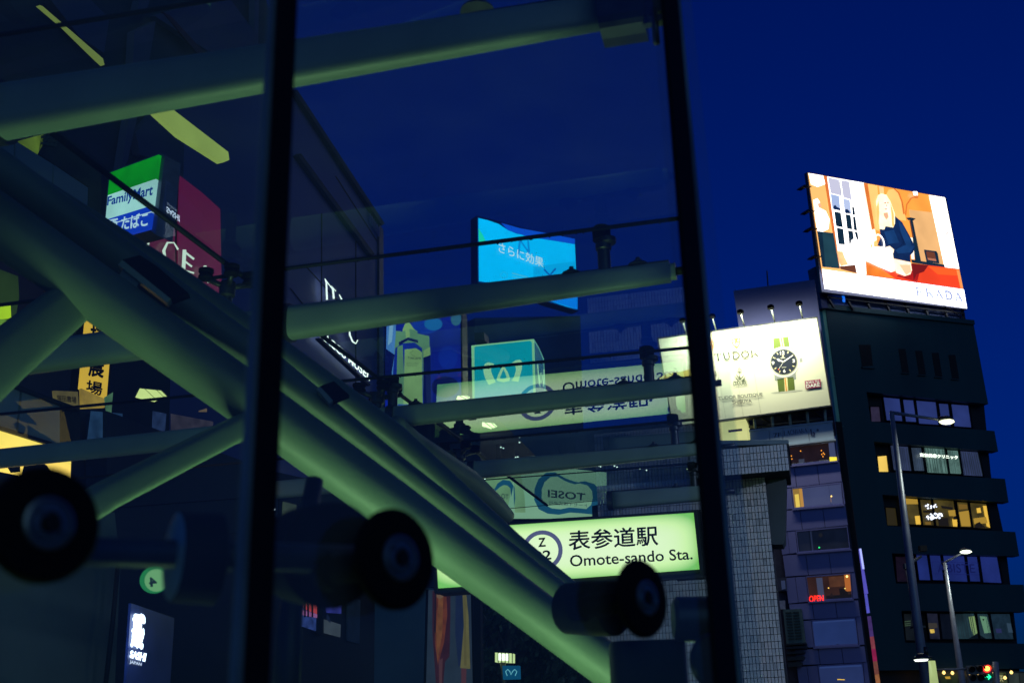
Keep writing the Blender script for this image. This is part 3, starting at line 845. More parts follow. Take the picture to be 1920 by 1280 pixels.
for i, (q, st) in enumerate(wins):      # piers left of each window
    a = [(edl(q[0][1]), q[0][1] + 3), (q[0][0] - 1, q[0][1]), (q[3][0] - 1, q[3][1]), (edl(q[3][1]), q[3][1] + 4)]
    prism("facade_panel", FT, subq(a, 0, 0.01, 0.48, 0.99), -0.01, 0.2, TUP, tud)
    prism("facade_panel", FT, subq(a, 0.5, 0.01, 1, 0.99), -0.01, 0.2, TUP, tud)
    b_ = [(q[1][0] + 1, q[1][1]), (edr(q[1][1]), q[1][1] - 1), (edr(q[2][1]), q[2][1] - 1), (q[2][0] + 1, q[2][1])]
    if b_[1][0] > b_[0][0] + 1: prism("facade_panel", FT, b_, -0.01, 0.2, TUP, tud)
    fr_ = hollow("window_frame", FT, q, (0.015, 0.05), 0.0, 0.2, TUP, tud)
    prism("sill", FT, [(q[3][0] - 3, q[3][1]), (q[2][0] + 2, q[2][1]), (q[2][0] + 2.5, q[2][1] + 3), (q[3][0] - 2.5, q[3][1] + 3)], 0.12, 0.3, TUP, tud)
    wm = {'bar': em((28, 16, 16), 1, 0.3), 'curtains': em((66, 74, 112), 0.75, 0.12, 0.8), 'darkroom': em((9, 14, 28), 1, 0.3), 'open': em((52, 30, 22), 0.9, 0.35, 1.0),
          'frost': em((34, 52, 104), 0.8, 0.15, 0.7), 'frost2': em((36, 50, 96), 0.8, 0.2, 0.7)}[st]
    prism("pane", FT, q, -0.12, 0.05, wm, fr_)
    it = []
    if st == 'bar':
        it += [(subq(q, 0.86, 0.02, 1, 1), em((66, 76, 112), 0.8)), (subq(q, 0.2, 0.75, 0.32, 1), em((60, 66, 84), 0.8))]
        for (x, y) in ((490, 145), (536, 120), (640, 118), (650, 130), (642, 137), (655, 136), (648, 148), (493, 160)):
            c = z3(x, y); it.append((ell(*c, 1.1, 1.1, 8), em((255, 160, 50), 1.6)))
        for k in range(26):
            c = bil(q, 0.03 + 0.8 * k / 26, 0.93 + 0.04 * rnd.random()); it.append((ell(*c, .45, .45, 6), em((190, 210, 200), 1)))
            c = bil(q, 0.03 + 0.8 * k / 26, 0.07 + 0.02 * rnd.random()); it.append((ell(*c, .35, .35, 6), em((150, 160, 190), 1)))
    if st == 'curtains':
        it += [(subq(q, 0.02, 0.03, 0.2, 0.97), em((150, 118, 56), 0.9)), (subq(q, 0.05, 0.33, 0.13, 0.97), em((226, 196, 86), 1.0)), (subq(q, 0.15, 0.1, 0.21, 0.95), em((190, 140, 66), .9)),
               (subq(q, 0.745, 0, 0.75, 1), em((30, 34, 60), 1)), (ell(*z3(690, 346), 1.6, 1.6, 8), em((255, 210, 110), 2)), (subq(q, 0.757, 0.6, 0.765, 0.85), em((170, 130, 90), .9))]
    if st == 'darkroom':
        it += [(subq(q, 0.27, 0, 0.3, 1), em((30, 38, 62), 1)), (subq(q, 0.03, 0.05, 0.24, 0.95), em((14, 20, 38), 1)), (ell(*z3(629, 602), 1.8, 1.5, 8), em((40, 230, 120), 1.4)), (ell(*z3(636, 540), 4, 4, 10), em((24, 24, 26), 1))]
    if st == 'open':
        it += [(subq(q, 0.22, 0.1, 0.36, 0.95), em((60, 66, 92), .9)), (subq(q, 0.85, 0.04, 0.98, 0.7), em((170, 96, 40), 1.0)), (subq(q, 0.5, 0.1, 0.84, 0.5), em((74, 44, 26), 1, 0.3)),
               (subq(q, 0.4, 0.82, 1, 1), em((10, 8, 12), 1)), (ell(*z3(768, 746), 2.3, 2.3, 10), em((255, 220, 130), 2.2)), (ell(*z3(676, 804), 1.2, 1.2, 8), em((255, 200, 90), 1.6)), (ell(*z3(758, 806), 1.3, 1, 8), em((240, 220, 120), 1.4)),
               ([z3(728, 806), z3(745, 806), z3(752, 812), z3(770, 822), z3(778, 850), z3(735, 850)], em((14, 8, 8), 1)), ([z3(680, 850), z3(690, 826), z3(702, 850)], em((24, 14, 14), 1))]
    if st in ('frost', 'frost2'):
        it += [(subq(q, 0.04, 0.05, 0.96, 0.12), em((44, 64, 118), .8)), (subq(q, 0.5, 0.93, 0.55, 0.98), em((8, 10, 20), 1))]
        if st == 'frost2': it += [([z3(720, 1258), z3(757, 1260), z3(757, 1264), z3(720, 1263)], em((220, 180, 70), 1.2))]
    if it: picture("window_view", FT, it, -0.11, fr_, 0.002)
ol = text("open_sign", FT, "OPEN", [z3(578, 843), z3(650, 839), z3(652, 870), z3(580, 876)], 0.05, em((255, 40, 26), 2.2), None, bold=0.012)
tag(ol, "red neon OPEN lettering in a warm-lit window of the lilac building", "neon sign")
pq = [z3(680, 150), z3(716, 150), z3(718, 168), z3(682, 172)]
o = prism("small_sign", FT, pq, 0.12, 0.1, em((235, 215, 60), 1.3), None); tag(o, "tiny yellow lit sign at the corner of the top restaurant window", "sign")
sw = prism("window_frame", FT, [z3(416, 754), z3(464, 752), z3(467, 818), z3(422, 820)], 0.03, 0.2, mat("small_frame", (0.05, 0.05, 0.08), 0.5), tud)
prism("pane", FT, [z3(438, 768), z3(458, 766), z3(461, 808), z3(442, 812)], 0.05, 0.05, em((40, 50, 80), .9), sw)
o = prism("wall_notice", FT, [z3(428, 868), z3(458, 866), z3(461, 910), z3(431, 910)], 0.04, 0.04, mat("notice_board", (0.3, 0.3, 0.42), 0.6), tud)
# fascia with the restaurant name
fq = [(1405, 806.5), (1560, 789), (1565, 822), (1408, 840)]
FAS = mat("pale_blue_fascia", (0.36, 0.46, 0.56), 0.45, 0, 0.08, 0.8)
fas = thing("fascia_sign", "pale four-panel fascia with restaurant name above the top windows of the lilac building", "sign", FT.pt(1485, 838))
for a, b in ((0, .235), (.235, .39), (.39, .7), (.7, 1)):
    prism("fascia_panel", FT, subq(fq, a + .003, 0.03, b - .003, 1), 0.15, 0.3, FAS, fas)
prism("coping", FT, subq(fq, -0.005, -0.03, 1.01, 0.05), 0.2, 0.4, FAS, fas)
prism("ledge", FT, subq(fq, -0.005, 1.0, 1.01, 1.09), 0.25, 0.4, FAS, fas)
DI = em((6, 14, 40), 1)
text("floor_number", FT, "7F", [(1450, 812), (1464, 810.5), (1465, 818), (1451, 820)], 0.17, DI, fas, bold=0.01)
serifs("restaurant_name", FT, "LACHIARA", [(1469, 808), (1513, 802.5), (1514, 810), (1470, 816)], DI, 0.17, fas, 0.08, {'I': .5}, th=.12, tn=.05)
picture("logo", FT, [(stroke([(1520, 804), (1522, 816), (1526, 817), (1527, 812), (1524, 810)], 3), DI)] + [(stroke([(1533 + 3 * math.cos(a), 806 + 3 * math.sin(a)), (1533 - 3 * math.cos(a), 806 - 3 * math.sin(a))], .8), DI) for a in (0, .785, 1.57, 2.356)], 0.17, fas, .001)
# plant room behind the billboard
o = prism("roof_plant_room", FT, [(1375, 545), (1527, 524), (1560, 760), (1410, 775)], -1.2, 5, mat("mauve_render", (0.12, 0.14, 0.33), 0.7, 0, 0.1, 0.5), None)
tag(o, "windowless mauve block rising behind the watch billboard", "plant room")
tag(sweep("antenna", [FT.pt(1440, 536, -2), FT.pt(1438, 508, -2)], .03, BLACKM, None, 6), "thin mast on the windowless mauve block behind the watch billboard", "antenna")
# billboard
BQ = [(1234, 634), (1532, 594.5), (1558, 759), (1262, 798)]
bb = thing("billboard", "floodlit cream rooftop billboard advertising a wristwatch on green strap", "billboard", FT.pt(1420, 778))
VIN = mat("cream_vinyl_sheet", (0.78, 0.80, 0.56), 0.55, 0, 0.02, 0.5, spec=0.2)
prism("vinyl_sheet", FT, BQ, 0.5, 0.35, VIN, bb)
hollow("board_frame", FT, [(1232, 633), (1533, 593), (1560, 761), (1260, 801)], (0.008, 0.015), 0.52, 0.45, STEEL_D, bb)
def z2(x, y): return (1300 + x / 3.878, 500 + y / 3.878)
def z2l(L): return [z2(a, b) for a, b in L]
pr = lambda n, c, **k: mat("print_" + n, c, 0.6, 0, 0.08, 3, spec=0.2, **k)
pR, pG, pN, pO, pY, pS, pK = pr("red", (0.75, 0.12, 0.04)), pr("olive", (0.10, 0.15, 0.022)), pr("navy", (0.012, 0.02, 0.035)), pr("orange", (0.7, 0.25, 0.04)), pr("sand", (0.75, 0.68, 0.32)), pr("silver", (0.27, 0.30, 0.26)), pr("magenta", (0.35, 0.012, 0.09))
pInk = pr("deep_grey_green", (0.018, 0.026, 0.016)); pW = pr("white", (0.85, 0.87, 0.75)); pGn = pr("grey_green", (0.06, 0.085, 0.05)); pDu = pr("dune", (0.55, 0.42, 0.10)); pSh = pr("soft_grey", (0.5, 0.52, 0.38)); pOd = pr("dark_olive", (0.05, 0.08, 0.02))
wi = []
# watch
wi += [(ell(*z2(680, 908), 30, 2.0, 24, rot=-5), pSh),
 (z2l([(580, 520), (690, 506), (703, 600), (585, 610)]), pG), (z2l([(627, 514), (650, 511), (664, 600), (640, 603)]), pY), (z2l([(634, 514), (643, 512), (657, 600), (650, 602)]), pO),
 (z2l([(606, 790), (730, 780), (738, 895), (620, 910)]), pG), (z2l([(606, 790), (730, 780), (732, 806), (610, 826)]), pOd), (z2l([(658, 786), (682, 784), (690, 902), (666, 905)]), pY), (z2l([(660, 786), (668, 785), (682, 903), (673, 904)]), pO),
 (z2l([(556, 640), (575, 600), (612, 588), (700, 578), (724, 590), (755, 620), (768, 690), (762, 740), (745, 770), (748, 815), (732, 820), (726, 800), (610, 815), (606, 832), (592, 825), (588, 785), (560, 750)]), pS),
 (z2l([(772, 664), (792, 662), (794, 690), (775, 694)]), pS),
 (ell(*z2(655, 692), 29.5, 28.3, 40), pW), (ell(*z2(657, 692), 27.6, 26.5, 40), pSh), (ell(*z2(658, 692), 24.8, 23.8, 40), pN)]
tc_ = (658, 692)
for h in range(12):
    if h in (0, 3, 6, 9): continue
    a = R(h * 30 - 90 - 7); r0, r1 = 68, 84
    wi.append((stroke([z2(tc_[0] + r0 * math.cos(a), tc_[1] + r0 * math.sin(a)), z2(tc_[0] + r1 * math.cos(a), tc_[1] + r1 * math.sin(a))], 1.5), pY))
for h in range(60):
    a = R(h * 6 - 7); wi.append((stroke([z2(tc_[0] + 89 * math.cos(a), tc_[1] + 89 * math.sin(a)), z2(tc_[0] + 93 * math.cos(a), tc_[1] + 93 * math.sin(a))], .4), pSh))
wi += [(stroke([z2(655, 690), z2(625, 680)], 2.4), pW), (z2l([(604, 668), (622, 668), (634, 682), (622, 690)]), pW), (stroke([z2(655, 690), z2(722, 645)], [2.6, 1.2]), pW), (stroke([z2(660, 684), z2(620, 745)], .6), pW), (ell(*z2(620, 745), 1.2, 1.2, 8), pR),
       (ell(*z2(655, 690), 1.6, 1.6, 10), pS), (z2l([(645, 645), (657, 645), (656, 655), (651, 660), (646, 655)]), pY), (z2l([(634, 660), (668, 657), (668, 664), (635, 667)]), pSh), (z2l([(642, 730), (675, 727), (675, 731), (642, 734)]), pSh)]
# shields
def shield(x, y):
    return [(('strip', [z2(x, y), z2(x + 64, y - 8), z2(x + 66, y + 35), z2(x + 38, y + 72), z2(x + 8, y + 42), z2(x, y)],
              [z2(x + 7, y + 6), z2(x + 57, y), z2(x + 58, y + 33), z2(x + 37, y + 60), z2(x + 14, y + 38), z2(x + 7, y + 6)]), pO),
            (stroke([z2(x + 28, y - 2), z2(x + 35, y + 60)], 1.4), pO), (stroke([z2(x + 4, y + 27), z2(x + 62, y + 19)], 1.4), pO), (z2l([(x + 28, y + 2), (x + 44, y), (x + 46, y + 18), (x + 31, y + 20)]), pO)]
wi += shield(276, 524) + shield(84, 546)
# caravan marks
import itertools
def palm(x, y, s=1.0):
    out = []
    for a, b in (((52, 0), (30, 14)), ((50, 12), (68, 20)), ((30, 26), (56, 22)), ((26, 34), (60, 40)), ((38, 48), (70, 30)), ((18, 56), (46, 92)), ((8, 70), (34, 108)), ((84, 56), (60, 92)), ((95, 74), (68, 108)), ((48, 60), (50, 100)), ((20, 92), (46, 118)), ((92, 92), (56, 118)), ((30, 100), (76, 76)), ((0, 112), (30, 120)), ((66, 120), (98, 96)), ((40, 70), (62, 104))):
        out.append((stroke([z2(x + a[0] * s, y + a[1] * s), z2(x + (a[0] + b[0]) / 2 * s + 3, y + (a[1] + b[1]) / 2 * s + 3), z2(x + b[0] * s, y + b[1] * s)], [.5, 1.6, .5]), pGn))
    return out
wi += palm(292, 730, 0.9) + palm(110, 752, 0.9)
# badge
wi += [(z2l([(810, 830), (924, 816), (928, 874), (816, 888)]), pK)]
# dune picture on the far left of the sheet
wi += [([(1236, 708), (1252, 700), (1275, 697), (1300, 690), (1318, 690), (1320, 706), (1240, 716)], pDu), ([(1300, 690), (1318, 684), (1319, 694)], pGn), (ring(1300, 688, 7, 7, 1.2), pGn), (stroke([(1264, 690), (1269, 692)], 1), pGn)]
picture("printed_advert", FT, wi, 0.505, bb, 0.0003)
serifs("brand_lettering", FT, "TUDOR", z2l([(150, 634), (470, 602), (476, 650), (158, 684)]), pInk, 0.552, bb, 0.12, {'T': .85, 'R': 1.0}, th=.13, tn=.075)
text("race_lettering", FT, "DAKAR", z2l([(290, 836), (390, 826), (392, 858), (292, 866)]), 0.552, pGn, bb)
text("boutique_lettering", FT, "TUDOR BOUTIQUE", z2l([(180, 944), (502, 914), (505, 940), (184, 972)]), 0.552, pN, bb, bold=0.008)
text("boutique_lettering", FT, "SHIBUYA", z2l([(282, 972), (422, 961), (426, 985), (286, 1000)]), 0.552, pN, bb, bold=0.008)
text("badge_lettering", FT, "BORN TO", z2l([(818, 834), (914, 822), (915, 840), (819, 852)]), 0.552, pW, bb, bold=0.02)
text("badge_lettering", FT, "DARE", z2l([(818, 856), (918, 842), (922, 868), (822, 882)]), 0.552, pW, bb, bold=0.035)
for tx, q in (("12", [(630, 616), (662, 612), (663, 638), (632, 640)]), ("3", [(719, 672), (738, 670), (739, 695), (721, 697)]), ("6", [(652, 746), (670, 744), (671, 768), (654, 770)]), ("9", [(569, 688), (589, 686), (590, 712), (571, 714)])):
    text("dial_number", FT, tx, z2l(q), 0.552, pW, bb, bold=0.03)
for k in range(8):                      # seams of the sheet
    u = (k + 1) / 9
    if 0.25 < u < 0.6: prism("sheet_seam", FT, subq(BQ, u, 0.01, u + 0.0022, 0.99), 0.506, 0.004, pSh, bb)
# three lamps on arms, aimed down at the sheet
for (hx, hy, bx, by) in ((1388, 584, 1396, 612), (1445, 575, 1453, 604), (1498, 568, 1505, 597)):
    t = thing("billboard_lamp", {1388: "left of the three thin lamp arms standing over the watch billboard", 1445: "middle of the three thin lamp arms standing over the watch billboard", 1498: "right of the three thin lamp arms standing over the watch billboard"}[hx], "lamp", FT.pt(bx, by, .4), "lamps over the watch billboard")
    a, b = FT.pt(bx, by, 0.35), FT.pt(hx, hy, 1.6)
    sweep("arm", [a, b], .03, mat("pale_lamp_arm", (0.5, 0.55, 0.45), .4), t, 8)
    lathe("lamp_head", b + Vector((0, 0, -.08)), (0, 0, 1), [(0, .14), (.12, .14), (.16, .08)], SOOT, t, 12)
    tgt = FT.pt(hx + 14, 690, .5)
    lamp_light("lamp_glow", b + FT.n * 0.3 + Vector((0, 0, -.28)), .5, 98, (1, 1, .80), tgt, t)
for hx, hy in ((1280, 600), (1335, 592)):
    t = thing("billboard_lamp", {1280: "lamp arm over the dune end of the watch billboard", 1335: "lamp arm over the watch billboard, beside the black glass edge"}[hx], "lamp", FT.pt(hx + 8, hy + 28, .4), "lamps over the watch billboard")
    b = FT.pt(hx, hy, 1.6)
    sweep("arm", [FT.pt(hx + 8, hy + 29, .35), b], .03, mat("pale_lamp_arm", (0.5, 0.55, 0.45), .4), t, 8)
    lathe("lamp_head", b + Vector((0, 0, -.08)), (0, 0, 1), [(0, .14), (.12, .14), (.16, .08)], SOOT, t, 12)
    lamp_light("lamp_glow", b + FT.n * 0.3 + Vector((0, 0, -.28)), .5, 88, (1, 1, .80), FT.pt(hx + 14, 720, .5), t)
# truss under the billboard
tr = thing("billboard_truss", "open steel truss with diagonals between the watch billboard and the fascia", "truss", FT.pt(1480, 800))
for a, b, w_ in (((1396, 778), (1560, 762), .1), ((1404, 800), (1562, 784), .06)):
    sweep("rail", [FT.pt(*a, 0), FT.pt(*b, 0)], w_, STEEL_D, tr, 6)
for x in (1414, 1447, 1480, 1513, 1546):
    sweep("post", [FT.pt(x, 777 - (x - 1400) * .1, .1), FT.pt(x + 2, 804 - (x - 1400) * .1, .1)], .06, mat("pale_lamp_arm", (0.5, 0.55, 0.45), .4), tr, 6)
for x in (1414, 1447, 1480, 1513):
    sweep("diagonal", [FT.pt(x, 777 - (x - 1400) * .1, -.4), FT.pt(x + 35, 800 - (x - 1365) * .1, -.4)], .04, STEEL_D, tr, 6)
for (x0, y0, x1, y1) in ((1430, 792, 1448, 806), (1470, 786, 1500, 800), (1515, 783, 1540, 796)):
    o = prism("roof_unit", FT, quad(x0, y0, x1, y1), -1.2, 1.0, mat("roof_unit_grey", (0.05, 0.06, 0.1), .5), None)
    tag(o, "dark boxy roof unit seen through the truss, above the number 7 on the fascia" if x0 == 1430 else ("dark boxy roof unit seen through the middle of the truss" if x0 == 1470 else "dark boxy roof unit seen through the truss near its far end"), "roof unit", "roof units behind the truss")
# cream lit box left of the fascia
cb = thing("lit_cream_box", "cream lit roof box with short dark bar, left of the restaurant fascia", "light box", FT.pt(1370, 828))
prism("lit_face", FT, [(1320, 793), (1398, 784), (1400, 822), (1324, 832)], 0.3, 1.5, em((196, 200, 132), 1.0, 0.12, 1.0), cb)
prism("dark_bar", FT, [(1365, 806), (1391, 803), (1391.5, 807), (1366, 810)], 0.36, 0.05, mat("bar_violet", (0.05, 0.04, 0.12), .5), cb)
prism("top_edge", FT, [(1320, 788), (1400, 779), (1400, 783), (1320, 792)], 0.4, 1.7, STEEL_D, cb)
# shade of the neighbour gap as a black solid, and banner strips
gapo = prism("gap_filler", FT, [(1566, 790), (1578, 790), (1657, 1400), (1645, 1400)], -0.6, 6, mat("gap_shade", (0.008, 0.009, 0.014), .8), None)  # black solid standing in for the shade between the buildings
tag(gapo, "black filler for the dark gap between the lilac building and dark office block", "building")
FN = Frame(1615, 1100, 58, VP1)
bn = thing("banner_sign", "tall violet blade sign at the left edge of the dark office block", "sign", FN.pt(1620, 1150))
prism("upper_face", FN, [(1602, 1029), (1612, 1029), (1620, 1066), (1628, 1112), (1618, 1113)], 0.3, 0.3, em((88, 84, 190), 0.9, 0.15, 2), bn)
prism("lower_face", FN, [(1619, 1114), (1626, 1113), (1631, 1148), (1622, 1149)], 0.3, 0.3, em((84, 86, 190), 0.9, 0.15, 2), bn)
sweep("edge_tube", [FN.pt(1613, 1028, .4), FN.pt(1619, 1066, .4)], .05, em((170, 180, 255), 1.2), bn, 6)
bn = thing("poster_strip", "narrow red and orange lit poster strip below the violet blade sign", "sign", FN.pt(1640, 1280))
for a, b, c_ in ((0, .28, (70, 50, 110)), (.28, .45, (130, 60, 70)), (.45, .62, (140, 30, 74)), (.62, .8, (120, 70, 60)), (.8, 1, (150, 96, 60))):
    prism("poster_field", FN, subq([(1622, 1155), (1633, 1154), (1652, 1290), (1641, 1292)], 0, a, 1, b), 0.3, 0.2, em(c_, .8, .3, 3), bn)
# air-conditioning units at the left flank of the lilac building
def acunit(q, label):
    t = thing("air_conditioner", label, "air conditioner", FT.pt((q[3][0] + q[2][0]) / 2, q[3][1], .4), "air conditioners beside the tiled pillar")
    prism("casing", FT, q, .5, .5, mat("ac_casing", (0.10, 0.16, 0.15), .5), t)
    for cx in (.28, .68):
        for k in range(10):
            prism("louvre", FT, subq(q, cx - .16, .08 + k * .085, cx + .16, .12 + k * .085), .54, .04, mat("ac_louvre", (0.02, 0.035, 0.035), .5), t)
    prism("bracket", FT, subq(q, -.05, 1, 1.05, 1.05), .55, .6, STEEL_D, t)
acunit([z3(448, 912), z3(540, 908), z3(560, 1076), z3(466, 1082)], "dark green-grey air-conditioning unit with two louvred grilles beside the tiled pillar")
for k, (x0, y0, x1, y1) in enumerate(((462, 1092, 572, 1110), (466, 1118, 560, 1136), (468, 1142, 556, 1168), (470, 1172, 545, 1200))):
    o = prism("duct_box", FT, [z3(x0, y0 + 6), z3(x1 - 12, y0), z3(x1, y0 + 4), z3(x1 - 6, y1 - 6), z3(x0 + 3, y1)], .5, .5, STEEL_D, None)
    tag(o, ["topmost dark duct box below the louvred air-conditioning unit", "second dark duct box below the air-conditioning unit", "third dark duct box below the air-conditioning unit", "lowest dark duct box below the air-conditioning unit"][k], "duct", "duct boxes beside the tiled pillar")

# ================================================================== STREET LAMPS AND SIGNALS
def lampA():
    d = 30.0
    t = thing("street_lamp", "tall street lamp with straight arm and lit head in front of dark office block", "street lamp", Vector((P(1740, 1270, d).x, d, 0.12)))
    top = P(1672, 774, d); low = P(1724, 1200, d); ft = Vector((low.x, d, .12)); 
    low2 = P(1719, 1160, d)
    sweep("pole", [top, low2, Vector((low2.x + .02, d, .12))], [.06, .115, .13], GALV, t, 14)
    hd = P(1759, 786, d - .2)
    sweep("arm", [top + Vector((-.05, 0, .02)), hd], [.05, .035], GALV, t, 10)
    a = (P(1786, 789, d - .2) - hd).normalized()
    V, Fs = lathe_geo(hd - a * .02, a, [(0, .04), (.08, .10), (.22, .14), (.36, .11), (.42, .03)], 16)
    V = [Vector((v.x, v.y, (v.z - hd.z) * .55 + hd.z + .03)) for v in V]
    mesh("lamp_head", V, Fs, STEEL_D, t, smooth=True)
    V, Fs = lathe_geo(hd + a * .02, a, [(0, .03), (.1, .13), (.22, .16), (.34, .12), (.4, .02)], 16)
    V = [Vector((v.x, v.y, (v.z - hd.z) * .4 + hd.z - .06)) for v in V]
    mesh("lens", V, Fs, em((250, 255, 205), 2.4), t, smooth=True)
    lamp_light("lamp_glow", hd + a * .2 + Vector((0, 0, -.16)), .3, 50, (.9, 1, .8), hd + Vector((0, 0, -9)), t)
lampA()
def lampB():
    d = 45.0
    t = thing("street_lamp", "farther street lamp whose lit oval head sits on a short angled arm", "street lamp", Vector((P(1800, 1270, d).x, d, 0.12)))
    top = P(1771, 1054, d); m_ = P(1803, 1270, d)
    sweep("pole", [top, m_, Vector((m_.x + .03, d, .12))], [.06, .12, .13], GALV, t, 12)
    sweep("arm", [top, P(1803, 1037, d)], [.045, .035], GALV, t, 10)
    c = P(1811, 1034, d - .2)
    V, Fs = lathe_geo(c - Vector((.22, 0, 0)), (1, 0, 0), [(0, .03), (.1, .12), (.22, .15), (.34, .12), (.44, .03)], 14)
    V = [Vector((v.x, v.y, (v.z - c.z) * .5 + c.z)) for v in V]
    mesh("lens", V, Fs, em((245, 255, 225), 2.6), t, smooth=True)
    mesh("lamp_head", [v + Vector((0, .05, .09)) for v in V], Fs, STEEL_D, t, smooth=True)
    lamp_light("lamp_glow", c + Vector((0, 0, -.2)), .3, 40, (.9, 1, .8), c + Vector((0, 0, -9)), t)
lampB()
def lampC():
    d = 34.0
    t = thing("street_lamp", "dim thin grey post with a banded joint and short upturned arm behind the tall lamp", "street lamp", Vector((P(1738, 1270, d).x, d, 0.12)))
    a = P(1701, 1060, d); b = P(1722, 1180, d); c = P(1741, 1280, d)
    G2 = mat("dull_grey_post", (0.10, 0.11, 0.14), .5)
    sweep("pole", [a, b, c, Vector((c.x + .05, d, .12))], [.075, .09, .11, .12], G2, t, 10)
    sweep("arm", [a + Vector((0, 0, .02)), P(1712, 1052, d), P(1728, 1042, d)], [.05, .05, .03], G2, t, 8)
    V, Fs = box_geo(P(1721, 1175, d), .34, .3, .05); mesh("band", V, Fs, STEEL_D, t)
    V, Fs = box_geo(P(1700, 1061, d), .16, .2, .14); mesh("cap", V, Fs, G2, t)
    V, Fs = box_geo(P(1730, 1028, d), .2, .2, .16); mesh("camera_box", V, Fs, BLACKM, t)
lampC()
def lampD():
    d = 22.0
    t = thing("street_lamp", "low white-lit post with small hooded lamp at the foot of the tall street lamp", "street lamp", Vector((P(1750, 1290, d).x, d, 0.12)))
    p = P(1747, 1238, d); f = P(1754, 1300, d)
    sweep("lit_post", [p, f, Vector((f.x, d, .12))], [.06, .085, .09], em((165, 185, 120), 1.0, .15, 3), t, 16)
    V, Fs = lathe_geo(P(1727, 1233, d) + Vector((0, 0, -.02)), (0, 0, 1), [(0, .15), (.03, .15), (.09, .09), (.11, .02)], 18); mesh("hood", V, Fs, STEEL_D, t, smooth=False)
    V, Fs = lathe_geo(P(1727, 1235.5, d) + Vector((0, 0, -.03)), (0, 0, 1), [(0, .11), (.03, .13)], 18); mesh("lens", V, Fs, em((235, 245, 235), 1.8), t)
    sweep("bracket", [P(1737, 1230, d), p + Vector((0, 0, .05))], .025, STEEL_D, t, 8)
    sweep("finial", [P(1735, 1212, d), P(1737, 1228, d)], .04, STEEL_D, t, 8)
lampD()
FX = Frame(1840, 1260, 36, R(-8))
tr = thing("traffic_light", "six-lamp traffic signal showing red above a green arrow, low beside the dark office block", "traffic light", Vector((FX.pt(1842, 1284).x, 36, 0.12)))
HOUS = mat("signal_housing", (0.16, 0.17, 0.19), .5)
def rr_(q, k=5, r=.12):
    return q
prism("housing", FX, [(1813, 1247), (1858, 1246), (1862, 1250), (1862, 1258), (1860, 1262), (1815, 1263)], 0, .2, HOUS, tr)
prism("housing", FX, [(1817, 1264), (1860, 1263), (1862, 1266), (1862, 1276), (1860, 1280), (1818, 1281)], 0, .2, HOUS, tr)
for x, y, c_ in ((1823, 1254, None), (1838, 1253, None), (1851, 1252.5, 'r'), (1825, 1270, None), (1840, 1270, None), (1853, 1268, 'g')):
    if c_ == 'r':
        prism("lens", FX, ell(x, y, 7.4, 7, 24), .04, .04, em((255, 44, 40), 2.6), tr)
        prism("lens_core", FX, ell(x, y, 5.2, 4.8, 20), .05, .01, em((255, 215, 90), 2.2), tr)
    elif c_ is None:
        prism("lens", FX, ell(x, y, 6, 6, 20), .03, .03, BLACKM, tr)
    else:
        prism("lens", FX, ell(x, y, 6.4, 6.4, 20), .03, .03, em((0, 60, 40), 1.0), tr)
        g = em((40, 255, 170), 2.4)
        picture("arrow", FX, [(stroke([(1847, 1268), (1857, 1268)], 1.8), g), (stroke([(1853, 1263.5), (1858, 1268), (1853, 1272.5)], 1.8), g)], .045, tr, .001)
    mb = MB()
    a = [FX.pt(*p_, .03) for p_ in ell(x, y, 7.4, 7, 14, 180, 360)]; b = [v + FX.n * .2 + Vector((0, 0, -.01)) for v in a]
    n = len(a); mb.add(a + b, [[i, i + 1, n + i + 1, n + i] for i in range(n - 1)], BLACKM); mb.build("visor", tr)
sweep("arm", [FX.pt(1757, 1255, -.1), FX.pt(1816, 1253, -.1)], .03, GALV, tr, 8)
sweep("post", [FX.pt(1866, 1240, -.2), FX.pt(1870, 1290, -.2), Vector((FX.pt(1870, 1290).x, FX.pt(1870, 1290).y + .1, .12))], .09, GALV, tr, 12)

# ================================================================== STATION PILLAR WITH WHITE TILES, STATION SIGN
FW_ = Frame(1300, 1000, 11.2, VP2)
TILE = mat("white_glazed_tile", (0.62, 0.62, 0.60), 0.28, 0, 0.10, 5)
GROUT = mat("dark_grout", (0.018, 0.026, 0.034), 0.9)
CONC = mat("concrete_soffit", (0.055, 0.075, 0.085), 0.8, 0, 0.2, 2)
pil = thing("tiled_pillar", "white-tiled station pillar with overhanging tiled cap behind the station sign", "pillar", (FW_.pt(1300, 1400).x, FW_.pt(1300, 1400).y, .12))
prism("backing", FW_, [(1110, 948), (1431, 880), (1434, 905), (1500, 1500), (1120, 1500)], 0, .5, GROUT, pil)
prism("cap_backing", FW_, [(1300, 834), (1476, 827), (1478, 872), (1300, 886)], .45, .9, GROUT, pil)
prism("coping", FW_, [(1296, 826), (1478, 824), (1479, 831), (1296, 838)], .47, .95, mat("coping_metal", (0.16, 0.22, 0.24), .5), pil)
prism("soffit", FW_, [(1432, 882), (1474, 873), (1474, 900), (1472, 1012), (1468, 1020), (1447, 1020)], -.1, .3, CONC, pil)
prism("soffit", FW_, [(1300, 886), (1474, 873), (1474, 884), (1300, 897)], .1, .3, CONC, pil)
